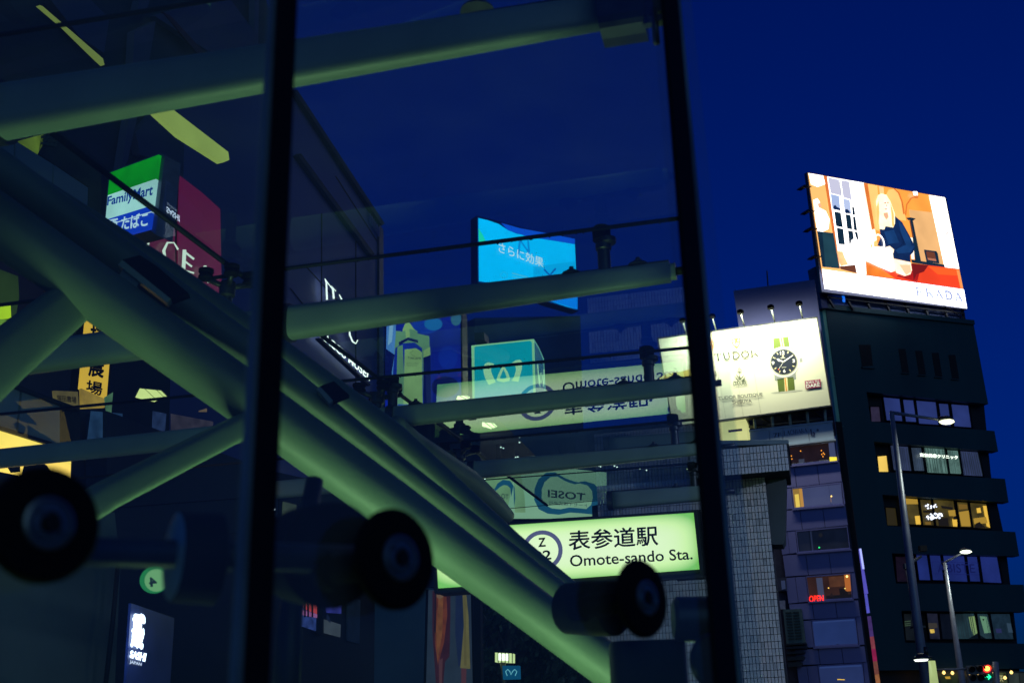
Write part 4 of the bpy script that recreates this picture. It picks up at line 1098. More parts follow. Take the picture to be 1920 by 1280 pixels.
# tiles: real pieces with open joints; those that show largest as parts of their own, the rest joined
def wall_uv(fr, p):
    return (p - fr.O).dot(fr.h), p.z
tiles = []
tw, th_, gp = 0.0312, 0.0635, 0.0026
tmesh = {}
def tile_at(u, z, w):
    return FW_.O + FW_.h * u + Vector((0, 0, z - FW_.O.z)) + FW_.n * w
uR_t, _ = wall_uv(FW_, FW_.pt(1431, 885)); uR_b, _ = wall_uv(FW_, FW_.pt(1476, 1280))
uR = (uR_t + uR_b) / 2; uL, _ = wall_uv(FW_, FW_.pt(1120, 1000))
zT = FW_.pt(1400, 888).z; zB = FW_.pt(1400, 1300).z
k = 0
while uR - (k + 1) * tw > uL:
    u = uR - (k + 1) * tw
    zz_ = zT; 
    while zz_ > zB:
        zz_ -= th_
        top_lim = FW_.pt(1120, 945).z + 9
        tiles.append((u, zz_, .012, 0))
    k += 1
uc0, _ = wall_uv(FW_, FW_.pt(1300, 850)); uc1 = (FW_.pt(1477, 850, .45) - FW_.O).dot(FW_.h)
zc1 = FW_.pt(1470, 832, .45).z; 
for kk in range(90):
    u = uc1 - (kk + 1) * tw
    if u < uc0: break
    for j in range(4):
        tiles.append((u, zc1 - (j + 1) * th_ , .462, 1))
sun_px = camo.matrix_world.inverted()
def to_px(p):
    q = sun_px @ p
    return 960 + F * q.x / -q.z, 640 - F * q.y / -q.z
def blocked(x, y):
    if y > 1290 or x > 1480: return True
    if x < 1352 and not (1318 < x < 1330): return True
    return False
shared = None
def tile_geo(w=tw - gp, h=th_ - gp, t=.012, b=.0022):
    V = []; 
    for (bx, d_) in ((0, 0), (b, t)):
        for (x, z) in ((bx, bx), (w - bx, bx), (w - bx, h - bx), (bx, h - bx)):
            p = FW_.h * x + FW_.n * (d_ if bx else d_ - t * 0) + Vector((0, 0, z)); V.append(p)
    Fs = [[4, 5, 6, 7]] + [[i, (i + 1) % 4, 4 + (i + 1) % 4, 4 + i] for i in range(4)]
    return V, Fs
tv, tf = tile_geo()
tme = bpy.data.meshes.new("tile"); tme.from_pydata([tuple(v) for v in tv], [], tf); tme.materials.append(TILE); tme.update()
TILE2 = mat("white_glazed_tile_dull", (0.54, 0.56, 0.56), 0.35, 0, 0.12, 5)
tme2 = tme.copy(); tme2.materials[0] = TILE2
TILE3 = mat("white_glazed_tile_warm", (0.66, 0.62, 0.58), 0.22, 0, 0.15, 5); TILE4 = mat("stained_tile", (0.40, 0.42, 0.42), 0.5, 0, 0.3, 9)
tme3 = tme.copy(); tme3.materials[0] = TILE3; tme4 = tme.copy(); tme4.materials[0] = TILE4
TM = [tme] * 9 + [tme2] * 6 + [tme3] * 4 + [tme4]; TL_ = [TILE] * 9 + [TILE2] * 6 + [TILE3] * 4 + [TILE4]
vis, hid = [], []
for (u, z, w, cp) in tiles:
    p = tile_at(u, z, w - .012)
    x, y = to_px(p)
    if cp == 0 and x < 1290 and y < 1085 and x > 930: 
        hid.append(p); continue
    (hid if blocked(x, y) else vis).append(p)
vis.sort(key=lambda p: (p - EYE).length)
hid += vis[300:]; vis = vis[:300]
for p in vis:
    o = bpy.data.objects.new("tile", rnd.choice(TM)); C.objects.link(o); o.parent = pil
    o.location = p - org(pil) + Vector((rnd.uniform(-.0007, .0007), 0, rnd.uniform(-.0007, .0007))) + FW_.n * rnd.uniform(-.001, .001)
mb = MB()
for p in hid: mb.add([p + v + FW_.n * rnd.uniform(-.001, .001) for v in tv], tf, rnd.choice(TL_))
tag(mb.build("tiles_beyond", pil), kind="stuff")

# lamp added out of view right of the entrance, to light the tiles
kl_ = thing("street_lamp", "unseen street lamp added at the kerb to light the white tiles", "street lamp", (6.6, 5.2, .12))
sweep("pole", [Vector((6.6, 5.2, .12)), Vector((6.6, 5.2, 5.0))], [.08, .06], GALV, kl_, 12)
sweep("arm", [Vector((6.6, 5.2, 4.95)), Vector((6.0, 5.5, 5.1))], [.04, .03], GALV, kl_, 8)
V, Fs = lathe_geo((5.95, 5.5, 5.05), (0, 0, 1), [(0, .16), (.05, .17), (.1, .1)], 16); mesh("lamp_head", V, Fs, STEEL_D, kl_)
V, Fs = lathe_geo((5.95, 5.5, 5.035), (0, 0, 1), [(0, .13), (.014, .14)], 16); mesh("lens", V, Fs, em((225, 235, 255), 2.0), kl_)
lamp_light("lamp_glow", (5.9, 5.52, 5.0), .25, 38, (.55, .68, 1.0), (2.4, 11.0, 2.6), kl_, spread=95)

# the lit station sign, hung on the pillar
FSg = Frame(1130, 1020, 10.7, VP2)
GQ = [(812, 994), (1303, 960), (1312, 1066), (818, 1102)]
sg = thing("station_sign", "glowing pale-green station name sign with black lettering and ringed number", "sign", FSg.pt(1130, 1090))
CAS = mat("sign_casing", (0.03, 0.035, 0.04), .5, .3)
def grad_em():
    m = bpy.data.materials.new("sign_face_lit"); m.use_nodes = True
    t = m.node_tree; b = t.nodes["Principled BSDF"]; b.inputs["Base Color"].default_value = (.3, .35, .2, 1); b.inputs["Roughness"].default_value = .35
    tc = t.nodes.new("ShaderNodeTexCoord"); sx = t.nodes.new("ShaderNodeSeparateXYZ"); t.links.new(tc.outputs["Generated"], sx.inputs[0])
    # tubes inside: brighter along the middle, falling off to the rims
    def par(o_, k):
        a = t.nodes.new("ShaderNodeMath"); a.operation = 'SUBTRACT'; a.inputs[1].default_value = .5; t.links.new(o_, a.inputs[0])
        c = t.nodes.new("ShaderNodeMath"); c.operation = 'ABSOLUTE'; t.links.new(a.outputs[0], c.inputs[0])
        d = t.nodes.new("ShaderNodeMath"); d.operation = 'POWER'; d.inputs[1].default_value = k; t.links.new(c.outputs[0], d.inputs[0])
        return d.outputs[0]
    px_, pz_ = par(sx.outputs[0], 9), par(sx.outputs[2], 3)
    a = t.nodes.new("ShaderNodeMath"); a.operation = 'MULTIPLY_ADD'; t.links.new(px_, a.inputs[0]); a.inputs[1].default_value = 300
    b2 = t.nodes.new("ShaderNodeMath"); b2.operation = 'MULTIPLY'; t.links.new(pz_, b2.inputs[0]); b2.inputs[1].default_value = 5.5
    t.links.new(b2.outputs[0], a.inputs[2])
    cr = t.nodes.new("ShaderNodeValToRGB"); t.links.new(a.outputs[0], cr.inputs[0])
    e = cr.color_ramp.elements; e[0].position = 0; e[0].color = (*lin((240, 255, 204)), 1); e[1].position = .75; e[1].color = (*lin((120, 196, 92)), 1)
    x = cr.color_ramp.elements.new(.25); x.color = (*lin((222, 252, 172)), 1)
    t.links.new(cr.outputs[0], b.inputs["Emission Color"]); b.inputs["Emission Strength"].default_value = 1.15
    return m
prism("face", FSg, GQ, .15, .02, grad_em(), sg)
prism("casing", FSg, [(808, 990), (1306, 956), (1316, 1074), (814, 1110)], .12, .32, CAS, sg)
hollow("rim", FSg, [(808, 989), (1306, 955), (1319, 1079), (815, 1112)], (.012, .035), .17, .1, CAS, sg)
prism("end_cap", FSg, [(1304, 955), (1313, 955), (1326, 1078), (1318, 1080)], .12, .35, CAS, sg)
prism("bracket", FSg, [(1215, 1076), (1250, 1072), (1252, 1079), (1217, 1083)], .1, .3, BLACKM, sg)
prism("bracket", FSg, [(1262, 1076), (1318, 1071), (1319, 1077), (1263, 1081)], .1, .3, BLACKM, sg)
SI = mat("sign_ink", (0.002, 0.012, 0.03), .7, spec=.1)
picture("number_ring", FSg, [(ring(1017, 1031, 38, 37.5, 8), em((92, 96, 132), 1.0))], .152, sg)
text("line_letter", FSg, "Z", [(1009, 1008), (1023, 1007), (1024, 1024), (1009, 1025)], .153, SI, sg, bold=.03)
text("station_number", FSg, "02", [(1000, 1033), (1033, 1030), (1034, 1048), (1001, 1051)], .153, SI, sg, bold=.02)
text("station_name", FSg, "表参道駅", [(1066, 995), (1232, 985), (1234, 1021), (1067, 1031)], .153, SI, sg, bold=.02)
text("station_lettering", FSg, "Omote-sando Sta.", [(1068, 1040), (1297, 1027), (1299, 1048), (1069, 1062)], .153, SI, sg, bold=.012)

# ================================================================== MIDDLE: signs and buildings seen through the glass
# cyan advertising screen
FC = Frame(990, 500, 75, az_vp(4000))
cs = thing("video_screen", "cyan rooftop advertising screen with white Japanese words seen through the glass", "screen", FC.pt(990, 580))
CY = em((0, 192, 255), 1.35, 0.06, 0.3)
cpts = [(897, 409), (915, 413), (935, 420), (950, 430), (968, 438), (990, 442), (1020, 446), (1050, 452), (1078, 458), (1083, 580), (1060, 574), (1025, 562), (1010, 545), (898, 527)]
prism("cabinet", FC, [(895, 404), (1079, 453), (1085, 583), (1024, 565), (1006, 548), (896, 530)], -.1, .8, mat("screen_back", (0.03, 0.06, 0.3), .5), cs)
picture("display", FC, [(cpts, CY), ([(897, 428), (905, 440), (911, 452), (898, 456)], em((30, 235, 190), 1.1)), ([(940, 418), (975, 428), (1040, 440), (1078, 448), (1078, 458), (990, 444), (952, 432)], em((10, 90, 230), 1.0)),
    ([(1000, 500), (1078, 490), (1081, 560), (1040, 565), (1000, 550)], em((0, 188, 255), 1.1)), (stroke([(1020, 505), (1031, 516), (1042, 503)], 3), em((10, 70, 190), 1)), (stroke([(1031, 516), (1032, 532)], 3), em((10, 70, 190), 1)),
    (stroke([(975, 450), (972, 476)], 3.5), em((6, 150, 235), 1.1)), (stroke([(990, 448), (992, 474)], 3.5), em((6, 150, 235), 1.1)), (stroke([(975, 450), (992, 474)], 3), em((6, 150, 235), 1.1)),
    ([(1010, 540), (1050, 546), (1083, 540), (1083, 580), (1025, 562)], em((0, 140, 255), 1.1))], 0, cs, .01)
text("advert_words", FC, "さらに効果", [(935, 453), (1019, 484), (1019, 502), (935, 473)], .15, em((225, 250, 255), 1.1), cs, bold=.01)
picture("small_marks", FC, [(ring(945, 516, 7, 6, .7), em((60, 210, 250), 1)), (stroke([(960, 512), (990, 520)], 2), em((90, 215, 250), 1)), (stroke([(960, 518), (992, 526)], 1.2), em((90, 215, 250), 1))], .15, cs)
FCB = Frame(990, 900, 77, az_vp(4000))
o = prism("office_building", FCB, [(890, 596), (1088, 592), (1110, 1400), (880, 1400)], 0, 12, mat("far_block_blue", (0.06, 0.13, 0.30), .6, 0, .3, .3), None)
tag(o, "dim blue building under the cyan advertising screen", "building")
FMB = Frame(1200, 900, 52, VP2)
mbb = thing("low_building", "long dim slate-blue building with fluted upper wall behind the pale backwards-lettered sign reflection", "building", (FMB.pt(1150, 1400).x, FMB.pt(1150, 1400).y, 0))
prism("wall", FMB, [(860, 826), (1345, 780), (1350, 1500), (850, 1500)], 0, 8, mat("slate_blue_wall", (0.10, 0.20, 0.26), .6, 0, .2, .25, streak=True), mbb)
for k in range(26):
    x = 1128 + k * 8.2; y = 800 - (x - 1128) * .08
    prism("flute", FMB, quad(x, y + 70, x + 3.2, y + 190), .12, .12, mat("flute_panel", (0.16, 0.24, 0.34), .6, 0, .2, .4), mbb)

# serum poster
FK = Frame(790, 660, 30, VP2)
KQ = [(724, 595), (863, 583), (865, 752), (722, 768)]
kt = thing("lit_poster", "blue lit poster showing a dropper bottle, beside the corner of the lettered wall", "poster", FK.pt(795, 760))
prism("light_box", FK, [(721, 592), (866, 580), (868, 756), (719, 772)], -.03, .5, STEEL_D, kt)
def z6(x, y): return (480 + x / 4, 400 + y / 4)
def q6(L): return [z6(a, b) for a, b in L]
kb = em((16, 36, 150), .8, .4, .9); kb2 = em((18, 50, 170), .8, .3, 1); kg = em((150, 190, 120), .9, .2, 1); kg2 = em((110, 160, 120), .85, .2, 1); kc = em((18, 62, 175), .8, .3, 1); kd = em((8, 18, 90), .9, .3, 1); kl = em((90, 150, 220), .9, .2, 1)
picture("print", FK, [(KQ, kb), (q6([(980, 830), (1050, 822), (1045, 1000), (1030, 1400), (970, 1400)]), kl), (q6([(1000, 840), (1030, 836), (1020, 960), (990, 990)]), em((150, 200, 235), .9)),
    (ell(*z6(1270, 840), 26, 16, 20), kc), (ell(*z6(1330, 830), 17, 12, 20), em((30, 120, 190), .85)), (ell(*z6(1500, 790), 10, 13, 20), em((60, 120, 150), .8, .2)), (ell(*z6(1440, 1080), 18, 22, 20), kb2), (ell(*z6(1420, 1300), 26, 20, 20), kd),
    (q6([(1050, 880), (1210, 900), (1300, 920), (1310, 1420), (1250, 1440), (1020, 1440), (1040, 1000)]), kg2), (q6([(1255, 1030), (1305, 1000), (1308, 1060), (1258, 1080)]), kg), (q6([(1255, 1080), (1308, 1062), (1312, 1430), (1255, 1430)]), kd),
    (q6([(968, 1010), (1040, 1060), (1020, 1180), (1000, 1400), (968, 1400)]), kd),
    (q6([(1045, 1010), (1090, 975), (1190, 968), (1245, 1010), (1258, 1430), (1020, 1440), (1030, 1150)]), kb2), (q6([(1060, 1000), (1100, 985), (1120, 1430), (1050, 1430)]), kg2),
    (q6([(1100, 870), (1118, 825), (1140, 810), (1160, 830), (1180, 860), (1210, 890), (1170, 900), (1100, 890)]), kg), (q6([(1085, 890), (1160, 866), (1210, 880), (1215, 950), (1150, 930), (1072, 960)]), kg2), (q6([(1120, 880), (1150, 870), (1155, 925), (1125, 935)]), kg),
    (q6([(1070, 965), (1140, 930), (1215, 950), (1215, 972), (1140, 950), (1075, 990)]), kd), (q6([(1115, 1020), (1200, 1010), (1245, 1040), (1250, 1430), (1105, 1430)]), kg),
    (stroke(q6([(1180, 1025), (1160, 1045), (1172, 1065), (1190, 1068)]), .7), em((60, 90, 70), .9))], 0, kt, .004)
text("bottle_lettering", FK, "TAKAMI", q6([(1138, 1074), (1236, 1078), (1236, 1096), (1138, 1092)]), .14, em((40, 60, 60), .9), kt)
text("bottle_small_lettering", FK, "BEAUTE SCIENCE", q6([(1130, 1118), (1220, 1120), (1220, 1130), (1130, 1128)]), .14, em((70, 90, 80), .9), kt)
text("bottle_small_lettering", FK, "ESSENCE", q6([(1130, 1134), (1210, 1136), (1210, 1146), (1130, 1144)]), .14, em((80, 100, 80), .9), kt)
for (x, y, r_, m_) in ((775, 800, 9, em((170, 190, 150), .9)), (803, 808, 12, kg2)):
    pass
FKB = Frame(790, 900, 31.5, VP2)
o = prism("office_building", FKB, [(719, 770), (900, 752), (905, 1500), (700, 1500)], 0, 10, mat("mid_block_blue", (0.03, 0.05, 0.09), .6, 0, .3, .3), None)
tag(o, "dim blue-grey building below the dropper bottle poster", "building")

# mirror image of a sign, built as a lit solid with backwards lettering
FTs = Frame(1060, 920, 20.0, az_vp(5200))
def z7(x, y): return (860 + x / 2.977, 850 + y / 2.977)
def q7(L): return [z7(a, b) for a, b in L]
ts = thing("sign_reflection", "pale two-sided sign reflection built solid and lit, backwards lettering in a teal loop", "sign", FTs.pt(1060, 970))
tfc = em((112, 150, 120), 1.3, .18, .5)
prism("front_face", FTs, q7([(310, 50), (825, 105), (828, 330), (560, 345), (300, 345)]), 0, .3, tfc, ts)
FTl = Frame(964, 900, FTs.pt(964, 900).y - .01, az_vp(-900))
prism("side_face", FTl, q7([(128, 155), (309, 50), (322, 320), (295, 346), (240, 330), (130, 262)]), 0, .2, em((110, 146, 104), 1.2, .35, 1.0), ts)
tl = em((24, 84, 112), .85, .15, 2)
def loop(s_, cx, cy):
    base = [(0, -58), (30, -46), (70, -34), (110, -40), (160, -26), (190, 10), (196, 60), (184, 110), (150, 138), (90, 132), (30, 128), (-30, 140), (-90, 134), (-138, 110), (-162, 60), (-160, 0), (-140, -50), (-100, -84), (-50, -88)]
    return [(cx + a * s_, cy + b * s_) for a, b in base]
lo_ = q7(loop(1.04, 590, 195)); li_ = q7(loop(.80, 592, 198))
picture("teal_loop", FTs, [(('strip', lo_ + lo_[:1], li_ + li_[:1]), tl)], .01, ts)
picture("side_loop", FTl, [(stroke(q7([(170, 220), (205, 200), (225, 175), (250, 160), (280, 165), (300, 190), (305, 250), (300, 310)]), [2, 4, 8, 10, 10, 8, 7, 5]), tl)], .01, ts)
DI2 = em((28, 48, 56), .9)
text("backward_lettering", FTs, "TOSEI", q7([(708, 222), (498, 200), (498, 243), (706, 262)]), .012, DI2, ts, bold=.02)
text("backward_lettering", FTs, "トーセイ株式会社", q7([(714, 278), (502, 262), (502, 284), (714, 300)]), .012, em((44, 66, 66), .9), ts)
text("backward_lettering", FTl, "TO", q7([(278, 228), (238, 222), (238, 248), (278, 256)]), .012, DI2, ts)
# a string of tiny bulbs in front of it
sl = thing("string_lights", "string of tiny white bulbs running above the pale backwards-lettered sign reflection", "string lights", FTs.pt(1000, 880, .6))
pts = [(904, 900), (909, 897), (913, 891), (918, 887), (924, 883), (930, 880), (937, 876), (943, 872), (967, 857), (971, 856), (997, 857), (1001, 856), (1024, 860), (1050, 864), (1075, 867), (1099, 870), (1123, 873), (1126, 874), (1152, 873), (1157, 875), (1200, 878), (1212, 881), (936, 820), (939, 838), (944, 840), (974, 829), (974, 819), (893, 893), (911, 899)]
bm_ = None
for i, (x, y) in enumerate(pts):
    p = FTs.pt(x, y, .6)
    if bm_ is None:
        o = lathe("bulb", p - Vector((0, 0, .01)), (0, 0, 1), [(0, .007), (.006, .014), (.015, .014), (.02, .005)], em((230, 255, 235), 2.2), sl, 8); bm_ = o; p0_ = p
    else:
        o = bm_.copy(); C.objects.link(o); o.parent = sl; o.location = p - p0_
sweep("wire", [FTs.pt(x, y - .8, .6) for x, y in ((893, 893), (913, 891), (943, 872), (971, 856), (1024, 860), (1099, 870), (1157, 875), (1212, 881))], .0012, BLACKM, sl, 4)
# small lantern, small teal sign and trees far below
FL = Frame(945, 1230, 20, VP2)
ln = thing("lantern", "small glowing white box lantern with dark bars among dark trees", "lantern", FL.pt(943, 1241))
LQ = [(927, 1222), (960, 1224), (960, 1241), (927, 1240)]
prism("glass", FL, LQ, 0, .2, em((200, 220, 150), 1.3, .2, 4), ln)
prism("lit_core", FL, [(934, 1224), (954, 1225), (954, 1238), (934, 1237)], .01, .01, em((250, 255, 225), 2.0), ln)
for k in range(6):
    prism("bar", FL, subq(LQ, k / 5 - .012, -.05, k / 5 + .012, 1.05), .03, .03, BLACKM, ln)
prism("lid", FL, [(925, 1219), (962, 1221), (962, 1224), (925, 1222)], .06, .3, STEEL_D, ln)
sweep("post", [FL.pt(943, 1241, -.1), Vector((FL.pt(943, 1241, -.1).x, FL.pt(943, 1241, -.1).y, 0))], .05, STEEL_D, ln, 10)
st = thing("small_sign", "little teal sign with white looping emblem hanging below the lantern", "sign", FL.pt(957, 1273))
prism("board", FL, [(942, 1247), (973, 1247), (974, 1272), (943, 1273)], .1, .1, em((10, 78, 112), .9), st)
picture("emblem", FL, [(stroke([(951, 1266), (948, 1258), (952, 1254), (956, 1258), (958, 1264), (961, 1258), (965, 1254), (969, 1258), (966, 1266)], 1.6), em((110, 190, 200), 1))], .11, st)
LEAF = mat("night_foliage", (0.035, 0.06, 0.03), .6, 0, .5, 1.5); LEAF2 = mat("night_foliage_pale", (0.07, 0.11, 0.06), .6, 0, .4, 1.5); BARK = mat("tree_bark", (0.06, 0.05, 0.045), .8, 0, .4, 8, .5, 30)
def tree(px, py, d, r_, h, label):
    b = P(px, py, d); g = Vector((b.x, b.y, 0.12 if d < 17 else 0.0))
    t = thing("street_tree", label, "tree", g, "trees beyond the station entrance")
    tv_ = [g, g + Vector((.1, 0, b.z * .45)), Vector((b.x - .05, b.y, b.z - r_ * .3)), Vector((b.x + .1, b.y, b.z + r_ * .5))]
    V, Fs = sweep_geo(tv_, [.2, .16, .11, .03], 10)
    mb = MB(); mb.add(V, Fs, BARK)
    for k in range(7):
        a = rnd.uniform(0, 6.28); s0 = tv_[2] + Vector((0, 0, rnd.uniform(-.6, .4)))
        e = b + Vector((math.cos(a) * r_ * .7, math.sin(a) * r_ * .7, rnd.uniform(-.2, .7) * r_))
        V, Fs = sweep_geo([s0, (s0 + e) / 2 + Vector((0, 0, .2)), e], [.07, .04, .015], 6); mb.add(V, Fs, BARK)
    mb.build("trunk", t, True)
    mb = MB(); cl_ = []
    for k in range(46):
        v = Vector((rnd.gauss(0, 1), rnd.gauss(0, 1), rnd.gauss(0, .8))).normalized() * (r_ * rnd.random() ** .4)
        cl_.append((b + v, rnd.uniform(.3, .6)))
    for c_, cr_ in cl_:
        for j in range(70):
            p = c_ + Vector((rnd.gauss(0, cr_ * .5), rnd.gauss(0, cr_ * .5), rnd.gauss(0, cr_ * .35)))
            n = Vector((rnd.uniform(-1, 1), rnd.uniform(-1, 1), rnd.uniform(-.6, 1))).normalized(); u = n.orthogonal().normalized(); w = n.cross(u); s_ = rnd.uniform(.06, .12)
            mb.add([p - u * s_, p + w * s_ * .5, p + u * s_, p - w * s_ * .5], [[0, 1, 2, 3]], LEAF if rnd.random() < .7 else LEAF2)
    tag(mb.build("crown", t), kind="stuff")
tree(955, 1180, 24, 2.0, 6, "bushy dark tree behind the small lantern, nearest the yellow dress poster")
tree(1080, 1250, 25, 1.8, 5, "dark street tree right of the lantern, under the big green-lit tube")
tree(880, 1310, 27, 1.9, 5, "low dark tree whose top shows left of the small lantern")
FDB = Frame(980, 1200, 34, VP2)
db = thing("office_building", "black block with faint pale windows behind the dark trees and lantern", "building", (FDB.pt(1000, 1300).x, FDB.pt(1000, 1300).y, 0))
prism("wall", FDB, [(880, 975), (1330, 930), (1340, 1550), (880, 1550)], 0, 8, mat("night_block", (0.012, 0.018, 0.028), .7, 0, .3, .5), db)
for q in ([(888, 1178), (902, 1178), (904, 1210), (890, 1209)], [(908, 1200), (916, 1200), (918, 1224), (909, 1222)], [(986, 1230), (996, 1230), (997, 1250), (987, 1250)], [(940, 1165), (960, 1162), (961, 1176), (941, 1178)]):
    prism("window", FDB, q, .03, .05, em((30, 40, 66), .9, .4, 4), db)
# fabric poster with long dresses
FP = Frame(845, 1190, 13, az_vp(-30000))
po = thing("fashion_poster", "tall grey banner showing long flame-red and yellow dresses", "poster", FP.pt(845, 1300))
prism("sheet", FP, [(803, 1105), (884, 1108), (888, 1300), (798, 1300)], 0, .03, em((40, 52, 66), .75, .15, 5), po)
def q8(L): return [(480 + a / 2.977, 850 + b / 2.977) for a, b in L]
picture("print", FP, [(q8([(985, 765), (1085, 765), (1085, 900), (1080, 1130), (1055, 1160), (1045, 1290), (1005, 1290), (985, 1000)]), em((52, 20, 30), .8, .3, 6)),
    (q8([(1000, 768), (1062, 768), (1068, 900), (1050, 1050), (1015, 1180), (998, 1050)]), em((120, 58, 34), .55, .5, 9)), (q8([(1020, 790), (1045, 800), (1040, 1000), (1012, 1160), (1005, 980)]), em((140, 84, 42), .55, .4, 12)),
    (q8([(1005, 770), (1050, 768), (1045, 800), (1025, 812), (1008, 800)]), em((120, 90, 66), .8)),
    (q8([(1020, 1150), (1042, 1140), (1038, 1300), (1022, 1300)]), em((84, 50, 52), .8)),
    (q8([(1115, 765), (1150, 765), (1165, 1180), (1130, 1185), (1112, 1000)]), em((24, 34, 62), .85, .2, 4)), (q8([(1152, 765), (1172, 765), (1186, 900), (1196, 1200), (1140, 1195), (1160, 960)]), em((120, 112, 66), .6, .2, 8)),
    (q8([(1158, 800), (1170, 800), (1176, 1180), (1162, 1180)]), em((96, 88, 50), .8)), (q8([(1145, 1195), (1175, 1200), (1172, 1300), (1146, 1300)]), em((82, 46, 52), .8)), (q8([(1000, 765), (1008, 765), (1004, 1000), (992, 990)]), em((30, 14, 24), .9))], .006, po, .002)
for xx in ((801, 1105, 796, 1300), (885, 1108, 889, 1300)):
    o = sweep("pole", [FP.pt(xx[0], xx[1], .02), FP.pt(xx[2], xx[3], .02)], .014, BLACKM, po, 8)
FPW = Frame(760, 1190, 14.5, az_vp(-30000))
o = prism("plain_wall", FPW, [(703, 1095), (812, 1102), (812, 1500), (700, 1500)], 0, .3, mat("blue_grey_wall", (0.10, 0.17, 0.20), .7, 0, .12, 1.5), None)
tag(o, "plain blue-grey wall left of the long dress banner", "wall")
o = prism("wall", FPW, [(806, 1100), (900, 1096), (905, 1500), (806, 1500)], -.4, .3, BLACKM, None); tag(o, "black wall behind the long dress banner", "wall")

# ================================================================== LEFT: street side buildings seen through the glass
LWM = mat("plum_grey_wall_panel", (0.12, 0.14, 0.40), .6, 0, .10, .5, streak=True)
FLW = Frame(718, 600, 28, VPD)
lw = thing("department_store", "tall plum-grey wall with glowing white letters, running away to a corner", "building", (FLW.pt(718, 1300).x, FLW.pt(718, 1300).y, 0))
LWp = [(500, 90), (560, 178), (718, 430), (720, 1000), (718, 1400), (500, 1500)]
prism("wall", FLW, LWp, 0, 6, LWM, lw)
prism("corner_post", FLW, [(711, 420), (719, 432), (720, 1000), (712, 1000)], .06, .1, STEEL_D, lw)
def line3(a, b, w, name="panel_joint", m=SEAL, t=.03, wt=.02):
    dx, dy = b[0] - a[0], b[1] - a[1]; l = math.hypot(dx, dy); nx, ny = -dy / l * w / 2, dx / l * w / 2
    return prism(name, FLW, [(a[0] + nx, a[1] + ny), (b[0] + nx, b[1] + ny), (b[0] - nx, b[1] - ny), (a[0] - nx, a[1] - ny)], wt, t, m, lw)
line3((555, 170), (719, 421), 6, "cornice", SEAL, .2, .12)
line3((562, 290), (700, 478), 7, "duct", SEAL, .2, .12)
for a, b in (((575, 500), (668, 600)), ((604, 400), (604, 640)), ((545, 540), (640, 660)), ((668, 430), (668, 720)), ((630, 330), (719, 470))): line3(a, b, .8)
for k in range(7): line3((695 + k * 3.3, 400 + k * 5), (695 + k * 3.3, 418 + k * 5), 1.1, "louvre", mat("violet_louvre", (0.12, 0.12, 0.4), .5), .05, .06)
WL = em((250, 255, 240), 1.9)
big = [([(609, 522), (612, 530), (613, 562)], [1.2, 3.2, 3.6]), ([(610, 524), (624, 543)], 1.6), ([(624, 540), (626, 560)], 3.6), ([(621, 536), (630, 546)], 1.4), ([(636, 552), (641, 562), (652, 575)], [1.4, 3, 3]), ([(655, 615), (656, 628), (661, 640), (667, 644), (671, 637)], [2.4, 3.2, 3, 2.4, 1.6])]
picture("glowing_letters", FLW, [(stroke(a, w), WL) for a, w in big], .2, lw)
text("glowing_small_letters", FLW, "MACCU MUSEL", [(600, 616), (696, 700), (693, 714), (600, 632)], .2, WL, lw, bold=.02)
line3((600, 634), (694, 722), 3.5, "letter_rail", SEAL, .1, .25)

# red shop front with large white letters
FRD = Frame(380, 450, 17, VPD)
rd = thing("red_shop_front", "dark crimson shop front with large white capitals behind the convenience store sign", "shop front", (FRD.pt(340, 1200).x, FRD.pt(340, 1200).y, 0))
RED = em((96, 8, 48), .85, .35, .35)
prism("red_panel", FRD, [(308, 330), (326, 345), (330, 560), (318, 620), (250, 560), (262, 420), (308, 430)], 0, .2, RED, rd)
prism("red_panel", FRD, [(338, 330), (380, 362), (413, 392), (416, 560), (408, 640), (332, 600), (334, 440)], 0, .2, RED, rd)
prism("mullion", FRD, [(326, 330), (340, 340), (335, 600), (322, 600)], -.02, .2, SEAL, rd)
wt = em((215, 228, 205), 1.1)
L_ = [([(262, 452), (270, 462), (284, 478)], [1.5, 3.5, 3]), ([(281, 446), (277, 460), (282, 472), (290, 480)], [2, 5, 5, 2]), ([(303, 442), (306, 448)], [2, 3]),
      ([(334, 468), (326, 455), (314, 455), (307, 470), (310, 486), (320, 496)], [4, 2.5, 4, 6, 5, 2]), ([(346, 468), (344, 505)], 7), ([(343, 470), (364, 486)], 4), ([(344, 488), (360, 500)], 3.5), ([(343, 506), (364, 512)], 3), ([(384, 498), (375, 520)], 3.5), ([(384, 498), (392, 530)], 6)]
picture("white_capitals", FRD, [(stroke(a, w), wt) for a, w in L_], .05, rd)

# convenience store box sign
FFM = Frame(250, 360, 12, az_vp(-2900))
fm = thing("shop_sign", "green, white and blue lit box sign of the convenience store", "sign", FFM.pt(240, 440))
FQ = [(206, 324), (298, 290), (280, 428), (194, 452)]
prism("green_band", FFM, subq(FQ, 0, 0, 1, .33), .01, .04, em((8, 150, 22), 1.0, .3, 2.5), fm)
prism("white_band", FFM, subq(FQ, 0, .33, 1, .69), .01, .04, em((176, 222, 214), 1.05, .12, 2.5), fm)
prism("blue_band", FFM, subq(FQ, 0, .69, 1, .77), .01, .04, em((16, 60, 190), 1.0), fm)
prism("white_line", FFM, subq(FQ, 0, .77, 1, .785), .01, .04, em((190, 215, 230), 1.0), fm)
prism("blue_band", FFM, subq(FQ, 0, .785, 1, 1), .01, .04, em((14, 56, 180), 1.0, .1, 3), fm)
prism("casing", FFM, [(204, 322), (300, 287), (309, 291), (292, 440), (282, 432), (192, 456)], -.05, .25, mat("casing_grey_blue", (0.12, 0.14, 0.24), .5), fm)
text("store_lettering", FFM, "FamilyMart", [(202, 369), (288, 345), (285, 372), (200, 391)], .015, em((16, 60, 150), .9), fm, bold=.025)
